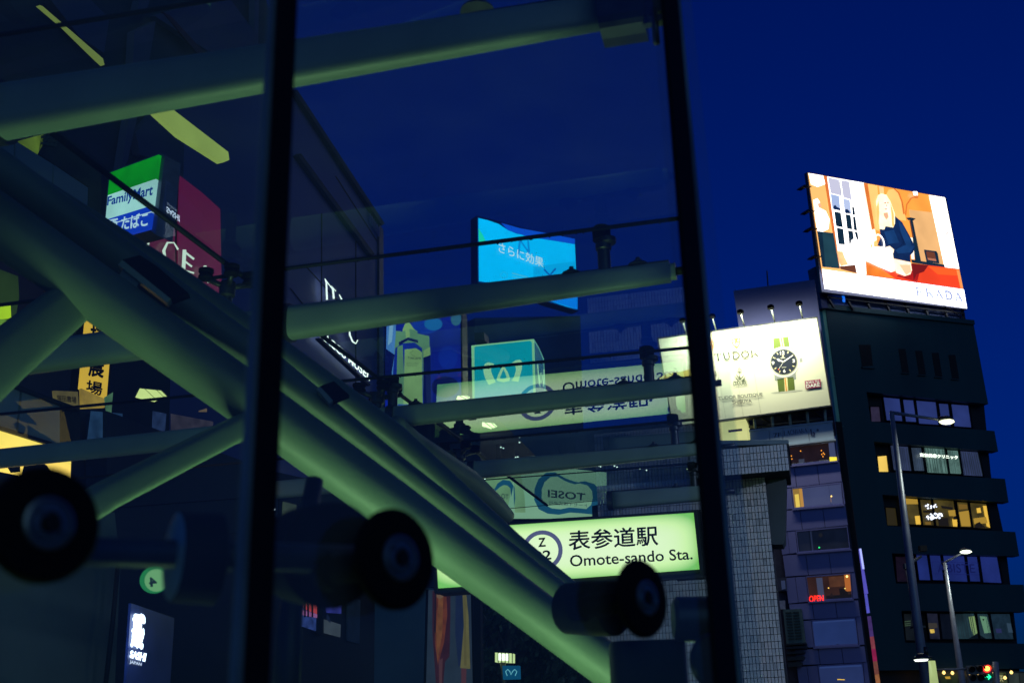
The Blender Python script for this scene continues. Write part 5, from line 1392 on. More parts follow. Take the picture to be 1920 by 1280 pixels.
text("goods_lettering", FFM, "酒 たばこ", [(204, 412), (278, 397), (276, 424), (202, 436)], .015, em((200, 225, 235), 1.0), fm, bold=.035)

# dark side buildings at top left with lit strip
FUL = Frame(350, 250, 20, VPD)
ul = thing("dark_building", "dark shadowy facade with grey piers filling the upper left behind the glass", "building", (FUL.pt(300, 1300).x, FUL.pt(300, 1300).y, 0))
prism("wall", FUL, [(-500, -700), (300, -560), (520, 60), (520, 700), (420, 900), (-200, 1400), (-500, 1400)], -.5, 6, mat("shadow_wall", (0.045, 0.07, 0.08), .7, 0, .3, .25), ul)
PG = mat("slate_pier", (0.12, 0.14, 0.22), .6, 0, .12, .5); PG2 = mat("dusky_panel", (0.09, 0.11, 0.20), .6, 0, .12, .5)
for q, m_ in (([(252, 60), (292, 40), (280, 115), (240, 300), (225, 330), (245, 200)], PG), ([(95, 0), (170, 0), (205, 35), (195, 100), (150, 70)], PG), ([(290, 30), (425, -10), (485, 70), (470, 110), (390, 96)], PG2),
              ([(478, -20), (486, -20), (482, 190), (475, 190)], PG), ([(255, 250), (300, 200), (430, 305), (472, 340), (470, 540), (420, 480), (412, 410), (330, 310), (262, 290)], PG2), ([(262, 0), (281, 0), (276, 18), (258, 18)], PG),
              ([(322, 292), (345, 318), (410, 400), (412, 440), (318, 330)], PG)):
    prism("pier", FUL, q, -.3, .15, m_, ul)
prism("dark_red_strip", FUL, [(305, 22), (320, 30), (385, 100), (372, 102)], -.28, .05, mat("dull_red", (0.09, 0.015, 0.03), .6), ul)
FST = Frame(360, 255, 11, az_vp(1900))
o = prism("strip_light", FST, [(293, 212), (325, 206), (428, 285), (430, 300), (418, 305), (340, 255)], 0, .08, em((162, 178, 84), .95, .1, 2), None); tag(o, "broad yellow-green strip light slanting below the top steel beam", "ceiling light")
o = prism("strip_light", FST, [(75, 10), (80, 12), (193, 110), (196, 122), (185, 112), (122, 50)], 0, .05, em((130, 140, 66), .9, .1, 2), None); tag(o, "thin yellow-green strip light near the top left corner", "ceiling light")
# pale panels below the top beam at left, and a lit bay
FPA = Frame(100, 320, 9, az_vp(1700))
pp = thing("panelled_canopy", "row of pale blue-grey fascia panels beside a dim yellow-lit bay at left", "canopy", FPA.pt(60, 400))
PAN = mat("pale_fascia_panel", (0.14, 0.20, 0.26), .5, 0, .08, 1)
for q in ([(-60, 215), (26, 262), (26, 352), (-60, 300)], [(29, 264), (99, 308), (96, 392), (29, 345)], [(101, 309), (165, 352), (162, 430), (99, 396)]):
    prism("panel", FPA, q, 0, .1, PAN, pp)
prism("lit_bay", FPA, [(35, 265), (82, 252), (80, 272), (70, 290)], -.3, .05, em((92, 110, 26), .9, .4, 5), pp)
prism("bay_wall", FPA, [(78, 250), (110, 246), (190, 310), (190, 420), (168, 400), (166, 350), (72, 288)], -.3, .1, mat("bay_brick", (0.045, 0.06, 0.045), .8, 0, .3, 6), pp)
# white brick lines on the bay wall
mb = MB()
for k in range(3):
    for j in range(4):
        V, Fs = prism_geo(FPA, quad(80 + j * 7 + (k % 2) * 3, 254 + k * 6 + j * 1, 86 + j * 7 + (k % 2) * 3, 259 + k * 6 + j * 1), -.28, .02); mb.add(V, Fs, mat("bay_brick_pale", (0.07, 0.09, 0.07), .8))
tag(mb.build("bricks", pp), kind="stuff")

# ---- lower left: shop with yellow adverts
FLL = Frame(80, 800, 9.5, az_vp(1900))
ll = thing("corner_shop", "dim blue shop front of big panels with a yellow-lit window at far left", "shop", (FLL.pt(60, 1300).x, FLL.pt(60, 1300).y, .12))
SHM = mat("shop_panel_blue_grey", (0.20, 0.26, 0.26), .5, 0, .12, 1)
prism("panel", FLL, [(-80, 690), (38, 728), (30, 808), (-80, 770)], 0, .1, SHM, ll)
prism("panel", FLL, [(42, 730), (112, 757), (112, 838), (34, 810)], 0, .1, SHM, ll)
prism("top_rail", FLL, [(-80, 684), (6, 711), (150, 765), (150, 771), (6, 717), (-80, 690)], .05, .1, SEAL, ll)
prism("post", FLL, [(112, 757), (150, 770), (150, 860), (112, 845)], -.02, .1, SEAL, ll)
YL = em((255, 208, 92), 1.5, .15, 1.3)
prism("yellow_window", FLL, [(-80, 782), (4, 805), (134, 846), (132, 900), (100, 960), (-80, 960)], .02, .06, YL, ll)
picture("leaf_silhouettes", FLL, [([(14, 876), (28, 866), (38, 870), (38, 884), (20, 886)], BLACKM), ([(46, 868), (62, 860), (74, 864), (88, 872), (100, 890), (40, 890)], BLACKM), ([(-20, 880), (30, 890), (60, 900), (-20, 930)], BLACKM)], .06, ll)
prism("window_rail", FLL, [(-80, 776), (4, 799), (136, 840), (136, 847), (4, 806), (-80, 783)], .05, .06, SEAL, ll)
prism("lower_wall", FLL, [(-80, 960), (215, 960), (226, 1060), (205, 1500), (-80, 1500)], -.05, .2, mat("lower_wall_blue", (0.10, 0.16, 0.13), .6, 0, .35, .6), ll)
o = sweep("drain_pipe", [FLL.pt(224, 1030, .1), FLL.pt(212, 1160, .1), FLL.pt(196, 1300, .1)], .022, SEAL, None, 10); tag(o, "black upright pipe beside the white-lettered shop sign at lower left", "pipe")
FLG = Frame(10, 590, 9.5, az_vp(1900))
yg = thing("stair_light", "yellow-green lit bay with rounded glowing lamp at the left edge", "ceiling light", FLG.pt(10, 640))
prism("glow_wall", FLG, [(-40, 490), (34, 518), (36, 556), (22, 640), (-40, 640)], -.05, .05, em((44, 62, 14), .9, .35, 2), yg)
prism("lit_panel", FLG, [(-40, 574), (20, 571), (21, 596), (-40, 600)], 0, .05, em((186, 216, 30), 1.05, .1, 3), yg)
prism("lamp", FLG, ell(0, 612, 27, 14, 24), .02, .05, em((120, 160, 50), .9, .2, 3), yg)

# vertical yellow signs with brush characters
FYS = Frame(185, 700, 15, az_vp(2200))
ys = thing("restaurant_sign", "tall glowing orange-yellow sign with black brush characters", "sign", FYS.pt(180, 750))
prism("face", FYS, [(165, 590), (212, 600), (200, 746), (152, 728)], .02, .06, em((236, 178, 56), 1.05, .08, 2), ys)
prism("casing", FYS, [(163, 586), (216, 596), (204, 752), (150, 732)], -.06, .2, SEAL, ys)
BI = mat("brush_ink", (0.01, 0.006, 0.003), .8)
text("brush_character", FYS, "農", [(167, 662), (197, 666), (193, 708), (166, 704)], .025, BI, ys, bold=.035)
text("brush_character", FYS, "場", [(163, 712), (193, 718), (190, 742), (161, 734)], .025, BI, ys, bold=.04)
text("brush_character", FYS, "塚", [(171, 606), (201, 610), (198, 650), (169, 646)], .025, BI, ys, bold=.035)
FYT = Frame(150, 745, 13.5, az_vp(2000))
y2 = thing("restaurant_sign", "dim yellow fascia with dark characters below the tall orange-yellow sign", "sign", FYT.pt(160, 760))
prism("face", FYT, [(102, 732), (146, 734), (148, 764), (104, 748)], 0, .04, em((104, 88, 48), .85, .3, 5), y2)
prism("face", FYT, [(153, 728), (198, 748), (196, 764), (154, 766)], 0, .04, em((168, 130, 52), .85, .3, 5), y2)
text("characters", FYT, "塚田農場", [(106, 740), (143, 744), (143, 756), (108, 751)], .01, BI, y2, bold=.02)
# ceiling light behind left glass; the other three are lamp reflections built solid
def panel_light(px, py, fr, pts, label, c_=(236, 240, 180), s_=1.6):
    t = thing("ceiling_light_or_reflection", label, "ceiling light", fr.pt(px, py))
    prism("diffuser", fr, pts, 0, .04, em(c_, s_, .1, 4), t)
    cx = sum(p[0] for p in pts) / len(pts); cy = sum(p[1] for p in pts) / len(pts)
    prism("trim", fr, [(cx + (x - cx) * 1.12, cy + (y - cy) * 1.2) for x, y in pts], -.02, .04, STEEL_D, t)
    for k in (-.28, .28):
        c0 = (pts[0][0] + (pts[1][0] - pts[0][0]) * (.5 + k), pts[0][1] + (pts[1][1] - pts[0][1]) * (.5 + k)); c1 = (pts[3][0] + (pts[2][0] - pts[3][0]) * (.5 + k), pts[3][1] + (pts[2][1] - pts[3][1]) * (.5 + k))
        prism("lamella", fr, [c0, (c0[0] + 1.6, c0[1]), (c1[0] + 1.6, c1[1]), c1], .02, .02, em((120, 130, 60), 1), t)
FCL = Frame(280, 740, 9, R(0))
panel_light(280, 745, FCL, [(262, 728), (302, 732), (310, 740), (288, 752), (254, 744)], "blurred white ceiling light behind the brace at lower left", (226, 232, 140), 1.15)
panel_light(917, 797, Frame(917, 797, 12.5, 0), [(904, 791), (926, 793), (932, 799), (920, 803), (904, 797)], "small glaring oval reflection of a ceiling light under the third steel beam", (250, 255, 190), 2.2)
panel_light(868, 744, Frame(868, 744, 12.5, 0), [(858, 742), (874, 741), (881, 744), (870, 748), (856, 747)], "tiny glaring reflection of a ceiling light beside the mirrored emblem cube", (250, 255, 190), 2.2)
panel_light(1306, 880, Frame(1306, 880, 12.5, 0), [(1300, 872), (1326, 874), (1328, 882), (1306, 888), (1288, 878)], "white louvred reflection of a ceiling light beside the black glass edge", (225, 240, 180), 1.6)
for x, y, lb in ((1355, 1066, "tiny white light spot on the tiled pillar by the black glass edge"), (1058, 1155, "tiny yellow light at the dark end of the big tube"), (1122, 1260, "tiny yellow light below the dark steel column"), (512, 954, "tiny white light right of the central black post")):
    o = prism("small_light", Frame(x, y, 10.2, 0), ell(x, y, 6 if x == 1355 else 4, 2.2, 14), 0, .02, em((255, 246, 190) if x != 512 else (225, 240, 255), 1.8), None); tag(o, lb, "light")

# ---- dark interior shop and street behind, lower middle left
FSH = Frame(600, 1180, 16, az_vp(1990))
shp = thing("street_shop", "dark shop front with pale doorway, seen low between the black post and discs", "shop", (FSH.pt(600, 1400).x, FSH.pt(600, 1400).y, .12))
prism("wall", FSH, [(200, 770), (500, 880), (720, 930), (735, 1500), (200, 1500)], -.3, .3, mat("shop_dark", (0.012, 0.018, 0.028), .6, 0, .4, .5), shp)
prism("doorway", FSH, [(652, 1120), (676, 1124), (674, 1206), (651, 1200)], -.28, .05, mat("doorway_grey", (0.08, 0.11, 0.14), .6), shp)
prism("window", FSH, [(532, 940), (556, 946), (553, 990), (530, 985)], -.28, .05, em((58, 66, 50), .85, .2, 3), shp)
prism("window", FSH, [(613, 998), (642, 996), (645, 1004), (634, 1010), (613, 1016)], -.28, .05, em((48, 62, 66), .85), shp)
prism("screen", FSH, [(560, 1124), (592, 1130), (599, 1184), (558, 1170)], -.28, .05, em((40, 56, 110), .8, .6, 9), shp)
picture("display", FSH, [([(560, 1126), (598, 1134), (598, 1152), (572, 1142)], em((170, 60, 60), .9, .4, 14)), ([(565, 1142), (598, 1152), (596, 1158), (566, 1152)], em((150, 90, 140), .9, .3, 9)), ([(610, 1138), (640, 1128), (640, 1150), (612, 1148)], em((44, 46, 120), .8, .5, 9)), ([(607, 1160), (639, 1170), (638, 1194), (607, 1186)], em((62, 70, 76), .8, .2, 4)), ([(613, 1150), (618, 1156), (620, 1168), (612, 1160)], em((14, 22, 40), 1))], -.27, shp)
for x in (572, 578, 586): prism("shelf_post", FSH, quad(x, 1124, x + 1.4, 1156), -.25, .02, BLACKM, shp)
prism("window_post", FSH, [(597, 1120), (606, 1122), (604, 1190), (596, 1188)], -.25, .04, BLACKM, shp)
for x0, x1 in ((513, 521),): prism("pale_post", FSH, [(x0, 916), (x1, 918), (x1 - 2, 1030), (x0 - 2, 1030)], -.1, .1, mat("pale_post", (0.10, 0.13, 0.24), .6), shp)
o = prism("small_sign", Frame(577, 918, 15, az_vp(1990)), [(565, 913), (587, 914), (590, 929), (574, 925)], 0, .04, em((120, 190, 160), 1.0, .3, 12), None); tag(o, "tiny pale-green lit sign just under the big diagonal tube", "sign")
# neon sign, green circle, tray
FNS = Frame(270, 1190, 8.6, az_vp(1500))
ns = thing("neon_sign", "dark blue sign board with glaring white overlapping characters and small letters", "sign", FNS.pt(280, 1290))
prism("board", FNS, [(246, 1130), (327, 1158), (318, 1300), (235, 1300)], 0, .02, mat("navy_sign_board", (0.02, 0.035, 0.11), .4), ns)
NW = em((225, 235, 255), 4.0)
text("white_characters", FNS, "武", [(250, 1150), (273, 1154), (268, 1190), (249, 1184)], .02, NW, ns, bold=.10)
text("white_characters", FNS, "蔵", [(248, 1178), (270, 1184), (267, 1214), (246, 1210)], .021, NW, ns, bold=.11)
text("white_letters", FNS, "SASHI", [(245, 1218), (275, 1224), (272, 1240), (243, 1232)], .02, NW, ns, bold=.04)
text("white_letters", FNS, "JAPAN", [(243, 1236), (266, 1242), (265, 1249), (243, 1244)], .02, em((210, 220, 245), 1.2), ns, bold=.03)
lamp_light("neon_glow", FNS.pt(258, 1195, .25), .25, 3.5, (.35, .5, 1), FNS.pt(262, 1195, 0), ns)
FGC = Frame(287, 1085, 5.6, R(20))
gc = thing("exit_number_sign", "round pale-green number sign with green rim, half hidden by the steel fitting", "sign", FGC.pt(287, 1110))
prism("plate", FGC, ell(290, 1086, 28, 25, 28, rot=-12), 0, .02, em((30, 130, 74), .85), gc)
prism("inner_plate", FGC, ell(293, 1087, 22, 21, 28, rot=-12), .006, .01, em((118, 178, 118), .85), gc)
text("number", FGC, "4", [(293, 1080), (279, 1082), (280, 1100), (295, 1098)], .012, em((8, 30, 50), .8), gc, bold=.04)
# warm glints and bits inside the dark shop on the left
FIN = Frame(330, 900, 13, az_vp(1990))
inn = thing("dim_restaurant", "dark restaurant interior with orange glints and a hanging figure, left of the black post", "restaurant", (FIN.pt(330, 1300).x, FIN.pt(330, 1300).y, .12))
prism("back_wall", FIN, [(150, 770), (500, 880), (500, 1500), (200, 1500)], -.8, .2, mat("restaurant_dark", (0.016, 0.018, 0.026), .6, 0, .4, .6), inn)
bits = [([(262, 943), (266, 944), (263, 978), (260, 978)], (168, 104, 30)), ([(336, 868), (342, 870), (343, 915), (338, 918), (334, 880)], (110, 82, 22)), ([(338, 872), (344, 874), (342, 884)], (186, 140, 40)), ([(330, 930), (343, 934), (341, 952), (328, 948)], (52, 40, 42)),
        ([(376, 858), (379, 860), (374, 920), (371, 918)], (66, 60, 30)), ([(222, 965), (245, 975), (240, 1006), (220, 1006)], (34, 28, 30)), ([(320, 775), (400, 790), (395, 850), (320, 830)], (40, 34, 40)), ([(286, 770), (312, 775), (308, 830), (284, 826)], (24, 34, 58)),
        ([(395, 865), (401, 866), (400, 876), (394, 876)], (226, 100, 34)), ([(395, 876), (400, 877), (398, 884)], (170, 30, 30)), ([(405, 905), (412, 912), (412, 926), (407, 920)], (60, 90, 100)), ([(372, 770), (388, 765), (388, 772), (372, 772)], (90, 70, 50)), ([(170, 770), (230, 775), (228, 845), (160, 850)], (22, 40, 62)), ([(290, 1220), (307, 1224), (306, 1229), (290, 1227)], (190, 140, 40)),
        ([(362, 1210), (379, 1208), (378, 1213), (364, 1214)], (170, 140, 40)), ([(319, 1228), (335, 1230), (333, 1275), (318, 1275)], (96, 80, 40)), ([(410, 985), (445, 990), (445, 1002), (410, 998)], (60, 84, 92)), ([(195, 745), (212, 735), (208, 785), (200, 785)], (60, 86, 60))]
picture("lit_bits", FIN, [(a, em(c_, 1.5, .4, 8)) for a, c_ in bits], -.5, inn, .003)
picture("arc_fitting", FIN, [(stroke(ell(267, 905, 27, 30, 24, 20, 160), 3.5), em((36, 34, 34), .9))], -.45, inn)

# ================================================================== emblem cube's reflection, built as a lit solid
FCu = Frame(945, 690, 12.5, VP2)
cube = thing("emblem_cube_reflection", "reflected teal cube with white looped emblem, built solid above the third steel beam", "sign", FCu.pt(950, 760))
def z9(x, y): return (860 + x / 4, 600 + y / 4)
def q9(L): return [z9(a, b) for a, b in L]
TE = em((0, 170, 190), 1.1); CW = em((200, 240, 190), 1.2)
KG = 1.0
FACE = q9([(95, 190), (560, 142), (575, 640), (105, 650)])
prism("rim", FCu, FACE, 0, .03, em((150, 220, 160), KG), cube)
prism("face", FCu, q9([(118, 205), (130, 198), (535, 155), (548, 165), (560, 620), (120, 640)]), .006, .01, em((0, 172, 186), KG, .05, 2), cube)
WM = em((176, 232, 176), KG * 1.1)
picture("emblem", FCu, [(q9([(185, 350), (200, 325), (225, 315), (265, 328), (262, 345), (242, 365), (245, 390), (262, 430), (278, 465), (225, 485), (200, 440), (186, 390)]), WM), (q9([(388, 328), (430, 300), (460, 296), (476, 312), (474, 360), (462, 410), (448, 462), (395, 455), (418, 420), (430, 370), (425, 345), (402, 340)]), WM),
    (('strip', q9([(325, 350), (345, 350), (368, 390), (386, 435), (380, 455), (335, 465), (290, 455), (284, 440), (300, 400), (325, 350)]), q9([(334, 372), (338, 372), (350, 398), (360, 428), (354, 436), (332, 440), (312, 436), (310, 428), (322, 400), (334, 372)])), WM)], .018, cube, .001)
FCs = Frame(1001, 690, FCu.pt(1001, 690).y + .005, az_vp(1600))
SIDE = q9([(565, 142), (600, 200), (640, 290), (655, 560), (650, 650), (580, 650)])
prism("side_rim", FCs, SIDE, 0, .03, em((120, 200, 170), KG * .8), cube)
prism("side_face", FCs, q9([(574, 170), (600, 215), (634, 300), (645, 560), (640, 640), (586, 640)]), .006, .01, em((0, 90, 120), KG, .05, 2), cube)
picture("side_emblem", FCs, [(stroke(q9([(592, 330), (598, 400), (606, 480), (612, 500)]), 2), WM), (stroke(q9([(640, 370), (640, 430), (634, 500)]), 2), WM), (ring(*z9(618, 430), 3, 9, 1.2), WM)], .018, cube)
prism("post", FCu, q9([(118, 95), (190, 90), (195, 150), (118, 155)]), -.1, .2, STEEL_D, cube)

# ================================================================== THE GLASS AND STEEL OF THE STATION ENTRANCE
GROOF = glass("roof_glass", (.86, .97, .98), 1.5, 1.0, .03)
GROOF2 = glass("side_roof_glass", (.86, .97, .98), 1.5, .08, .02)
GWALL = glass("wall_glass", (.84, .95, .97), 1.45, 1.1, .17)  # strong film paints a teal haze over the view
# roof panes between seams; seams follow the photo rows
seamL = [(110, 255), (475, 523), (705, 712), (862, 822), (968, 905)]
eL0, eL1 = PZ(110, 255, HG), PZ(862, 822, HG)
dL = (eL1 - eL0).normalized()
eR0, eR1 = PZ(1275, 408, HG), PZ(1320, 782, HG)
dR = (eR1 - eR0).normalized()
def onL(px, py):  # crossing of a seam with the left roof edge
    return PZ(px, py, HG)
SJ = [((560, -360), (1200, -440)), ((540, 501), (1276, 407)), ((700, 707), (1310, 648)), ((858, 827), (1320, 783)), ((975, 893), (1330, 866)), ((1030, 945), (1330, 918))]
gr = thing("glass_roof", "flat glass roof of the station entrance held above the steel beams", "roof", PZ(900, 500, HG))
pts3 = []
for a, b in SJ:
    A, B = PZ(*a, HG), PZ(*b, HG); pts3.append((A, B))
# run every seam out to the left edge line and beyond it to the far left
def isect(A, B, P0, d):
    e = (B - A).normalized(); den = e.x * d.y - e.y * d.x
    t = ((P0.x - A.x) * d.y - (P0.y - A.y) * d.x) / den
    return A + e * t
segs = []
for A, B in pts3:
    e = (B - A).normalized()
    Lp = isect(A, B, eL0, dL); Rp = B + e * .015
    segs.append((Lp - e * 6.0, Lp, Rp))
first = True
for i in range(len(segs) - 1):
    for a, b in ((0, 1), (1, 2)):
        g = .012
        q = [segs[i][a].lerp(segs[i + 1][a], 0.003), segs[i][b].lerp(segs[i + 1][b], 0.003), segs[i + 1][b].lerp(segs[i][b], .003), segs[i + 1][a].lerp(segs[i][a], .003)]
        mesh("pane", [v + Vector((0, 0, 0)) for v in q], [[0, 1, 2, 3]], GROOF if a == 1 else GROOF2, gr)
wds = [.02, .0115, .0115, .0115, .006, .004]
for i, (L6, Lp, Rp) in enumerate(segs):
    sweep("seam", [L6 + Vector((0, 0, -.006)), Lp + Vector((0, 0, -.006)), Rp + Vector((0, 0, -.006))], wds[i], SEAL, gr, 8, cap=True)
sweep("seam", [segs[0][1] + Vector((0, 0, -.008)), segs[-1][1] + Vector((0, 0, -.008))], .014, SEAL, gr, 8)
A_, B_ = PZ(0, 66, HG), PZ(370, 5, HG)
sweep("seam", [A_ - (B_ - A_), B_ + (B_ - A_) * .3], .009, SEAL, gr, 8)
# drops of rain along the seams
mb = MB(); DROP = mat("water_drop", (0.01, 0.015, 0.02), .1, spec=.8)
for (L6, Lp, Rp) in segs[1:4]:
    for k in range(40):
        p = Lp.lerp(Rp, rnd.random()) + Vector((0, 0, -.016)); r_ = rnd.uniform(.003, .007)
        V, Fs = lathe_geo(p - Vector((0, 0, r_)), (0, 0, 1), [(0, r_ * .3), (r_, r_), (2 * r_, r_ * .4)], 6); mb.add(V, Fs, DROP)
tag(mb.build("rain_drops", gr), kind="stuff")

ZP = HG - .26                     # axis of the cross beams
def beam(a, b, ta, tb, label, left=None, name="steel_beam", collar=True):
    A, B = PZ(*a, ZP), PZ(*b, ZP)
    ra = ta / 2 * (A - EYE).length / F; rb = tb / 2 * (B - EYE).length / F
    pts, rs = [A, B], [ra, rb]
    if left: 
        Lf = A - (B - A).normalized() * left; pts = [Lf] + pts; rs = [ra] + rs
    t = thing(name, label, "beam", Vector((A.x + B.x, A.y + B.y, 2 * ZP)) / 2, "cross beams under the glass roof")
    n = 8
    pp_ = []; rr2 = []
    for i in range(len(pts) - 1):
        for k in range(n):
            u = k / n; pp_.append(pts[i].lerp(pts[i + 1], u)); rr2.append(rs[i] + (rs[i + 1] - rs[i]) * u)
    pp_.append(pts[-1]); rr2.append(rs[-1])
    sweep("bar", pp_, rr2, STEEL, t, 32, 3.2, .62)
    e = (B - A).normalized()
    V, Fs = sweep_geo([B, B + e * .03], [rb * .8, rb * .8], 20, 3, .6); mesh("end_cap", V, Fs, STEEL, t)
    sweep("tip_rod", [B + e * .03, B + e * .16], rb * .38, STEEL_D, t, 12)
    up = Vector((0, 0, 1))
    V, Fs = sweep_geo([pts[0] + up * rr2[0] * .98, B + up * rb * .98], [.007, .007], 8, 4, 3.6); mesh("top_flange", V, Fs, STEEL_D, t)
    if collar:
        q = A + e * .02
        V, Fs = sweep_geo([q - e * .05, q], [ra * 1.12, ra * 1.12], 28, 2.4, .9); mesh("root_collar", V, Fs, STEEL_D, t, smooth=False)
    return t, A, B, e, ra, rb
def post_fitting(px, y0, y1, beamt, label, w=1.0, ztop=HG - .005):
    """clamp that carries the roof glass on a beam: stem, neck, two stacked discs"""
    t_, A, B, e, ra, rb = beamt
    # nearest point of the beam axis to this column
    lo, hi = 0.0, 1.4
    for _ in range(30):
        m_ = (lo + hi) / 2; x, y = to_px(A.lerp(B, m_))
        if x < px: lo = m_
        else: hi = m_
    q = A.lerp(B, lo); r_ = ra + (rb - ra) * lo
    t = thing("glass_clamp", label, "clamp", q + Vector((0, 0, r_)), "clamps that hold the roof glass")
    h = HG - q.z - r_
    lathe("stem", q + Vector((0, 0, r_ * .9)), (0, 0, 1), [(0, .034 * w), (h * .55, .034 * w), (h * .58, .042 * w), (h * .72, .042 * w)], STEEL_D, t, 20)
    lathe("collar", q + Vector((0, 0, r_ + h * .66)) + e * .022, (0, 0, 1), [(0, .03 * w), (.01, .046 * w), (.035, .046 * w), (.04, .03 * w)], STEEL_D, t, 20)
    lathe("head", q + Vector((0, 0, r_ + h * .78)) - e * .006, (0, 0, 1), [(0, .03 * w), (.005, .048 * w), (h * .3 + .01, .05 * w), (h * .3 + .02, .04 * w)], RUBBER, t, 24)
    for s_ in (-.17, .17):
        c = q + e * s_ + Vector((0, 0, r_ * .96))
        lathe("bolt", c, (0, 0, 1), [(0, .055), (.008, .05), (.010, .03), (.022, .028), (.024, .013), (.042, .012)], STEEL_D, t, 12)
    return t
b1 = beam((0, 211), (1126, 24), 98, 66, "topmost and nearest pale steel beam crossing both panes", 1.5)
b2 = beam((540, 606), (1256, 510), 64, 40, "second pale steel beam, crossing in front of the cyan screen", 5)
b3 = beam((736, 782), (1306, 722), 40, 32, "third steel beam, crossing under the teal cube reflection", 6)
b4 = beam((887, 882), (1340, 838), 34, 23, "fourth, thinner steel beam above the backwards-lettered sign reflection", 1.95)
b5 = beam((1146, 938), (1345, 922), 32, 28, "farthest steel beam, just above the station sign")
post_fitting(1135, 407, 500, b2, "largest black glass clamp standing on the second beam, beside the cyan screen", .95)
post_fitting(1219, 646, 710, b3, "black glass clamp on the third beam, left of the watch billboard", 1.0)
post_fitting(1267, 780, 830, b4, "small black glass clamp on the fourth beam", .95)
post_fitting(1303, 870, 905, b5, "dim black glass clamp on the farthest beam, beside the louvred light", .9)
post_fitting(255, 757, 805, b3, "black glass clamp on the third beam's far left run, under the blurred ceiling light", 1.0)
# end fitting of the top beam
ef = thing("beam_end_fitting", "black bracket and turnbuckle joining the top beam to the glass edge", "bracket", PZ(1170, 40, ZP))
B_ = PZ(1126, 24, ZP); e_ = b1[3]
V, Fs = sweep_geo([B_, B_ + e_ * .14], .1 * 1, 16, 5, .8); mesh("block", V, Fs, STEEL_D, ef)
FE = Frame(1200, 40, B_.y - .05, VP2)
prism("lower_tab", FE, [(1130, 30), (1148, 28), (1150, 62), (1138, 62), (1124, 50)], 0, .03, STEEL, ef)
prism("plate", FE, [(1186, -12), (1246, -22), (1244, 18), (1212, 30), (1192, 22)], .02, .04, STEEL_D, ef)
for c in ((1215, 42), (1238, 38)):
    q = FE.pt(*c, .03); lathe("nut", q - Vector((0, 0, .012)), (0, 0, 1), [(0, .016), (.024, .016)], STEEL_D, ef, 8)
sweep("threaded_rod", [FE.pt(1226, 20, .03), FE.pt(1231, 82, .03)], .011, STEEL_D, ef, 10)
sweep("cross_pin", [FE.pt(1208, 40, .03), FE.pt(1244, 38, .03)], .008, HUBM, ef, 8)
o = lathe("roof_bolt", PZ(895, 22, ZP + .16), (0, 0, 1), [(0, .06), (.01, .055), (.012, .03), (.03, .028), (.032, .014), (.05, .012)], STEEL_D, None, 12); tag(o, "black domed bolt on top of the nearest beam", "bolt")

# spider clusters where the seams meet the left roof edge
def spider(px, py, s_, label):
    c = PZ(px, py, HG - .02)
    t = thing("spider_fitting", label, "glass fitting", c - Vector((0, 0, .28)), "spider fittings along the roof edge")
    for dx, dy, dz in ((-.11, -.05, 0), (.11, .06, 0), (-.03, .12, -.01), (.05, -.12, -.01)):
        q = c + Vector((dx, dy, dz)) * s_
        lathe("cap", q - Vector((0, 0, .06 * s_)), (0, 0, 1), [(0, .03 * s_), (.01, .042 * s_), (.022, .042 * s_), (.026, .036 * s_), (.04, .036 * s_), (.042, .042 * s_), (.06, .042 * s_)], RUBBER, t, 18)
        sweep("arm", [c - Vector((0, 0, .09 * s_)), q - Vector((0, 0, .05 * s_))], .016 * s_, STEEL_D, t, 10)
    lathe("stem", c - Vector((0, 0, .30)), (0, 0, 1), [(0, .03 * s_), (.16, .03 * s_), (.17, .045 * s_), (.24, .045 * s_)], STEEL_D, t, 18)
spider(428, 512, .95, "black four-armed glass fitting just left of the central black post")
spider(708, 722, 1.1, "black four-armed glass fitting where the seam meets the diagonal tubes")
spider(862, 832, 1.1, "black four-armed glass fitting above the diagonal tubes' lower run")

# diagonal stair tubes
STEELG = STEELT
def dtube(pts, d0, d1, wid, label, power=2.0, sx=1.0, sides=36):
    """pts photo pixels along the axis, depth runs from d0 to d1; wid = thickness in pixels at each point"""
    n = len(pts); x0, x1 = pts[0][0], pts[-1][0]
    P3, Rr = [], []
    for (x, y), w in zip(pts, wid):
        d = 1 / (1 / d0 + (1 / d1 - 1 / d0) * (x - x0) / (x1 - x0)); p = P(x, y, d); P3.append(p); Rr.append(w / 2 * (p - EYE).length / F)
    t = thing("diagonal_tube", label, "tube", min(P3, key=lambda v: v.z), "diagonal tubes over the stairs")
    # finer steps
    q, rr2 = [], []
    for i in range(n - 1):
        for k in range(6): q.append(P3[i].lerp(P3[i + 1], k / 6)); rr2.append(Rr[i] + (Rr[i + 1] - Rr[i]) * k / 6)
    q.append(P3[-1]); rr2.append(Rr[-1])
    sweep("tube", q, rr2, STEELG, t, sides, power, sx)
    return t, q, rr2
T1 = dtube([(-160, 310), (0, 422), (467, 751), (740, 950), (960, 1114), (1180, 1278), (1330, 1392)], 4.0, 5.5, [99, 98, 97, 92, 82, 78, 75], "largest diagonal tube, lit green from below, running down to the right")
T2 = dtube([(-160, 214), (0, 325), (302, 541), (467, 658), (540, 715), (740, 872), (960, 1042), (1130, 1172)], 4.08, 5.58, [76, 76, 66, 60, 54, 42, 40, 40], "middle diagonal tube lying above the largest green-lit one")
T3 = dtube([(-160, 196), (0, 308), (302, 504), (437, 600), (540, 672), (640, 744), (740, 820), (960, 1018), (1090, 1122)], 4.22, 5.68, [40, 42, 48, 50, 50, 50, 52, 42, 34], "uppermost and thinnest of the diagonal tubes")
T4 = dtube([(738, 800), (772, 830), (880, 902), (930, 945), (952, 968)], 7.4, 9.2, [46, 46, 44, 34, 26], "short pale roof-edge tube behind the thin diagonal tube, below the third beam's root")
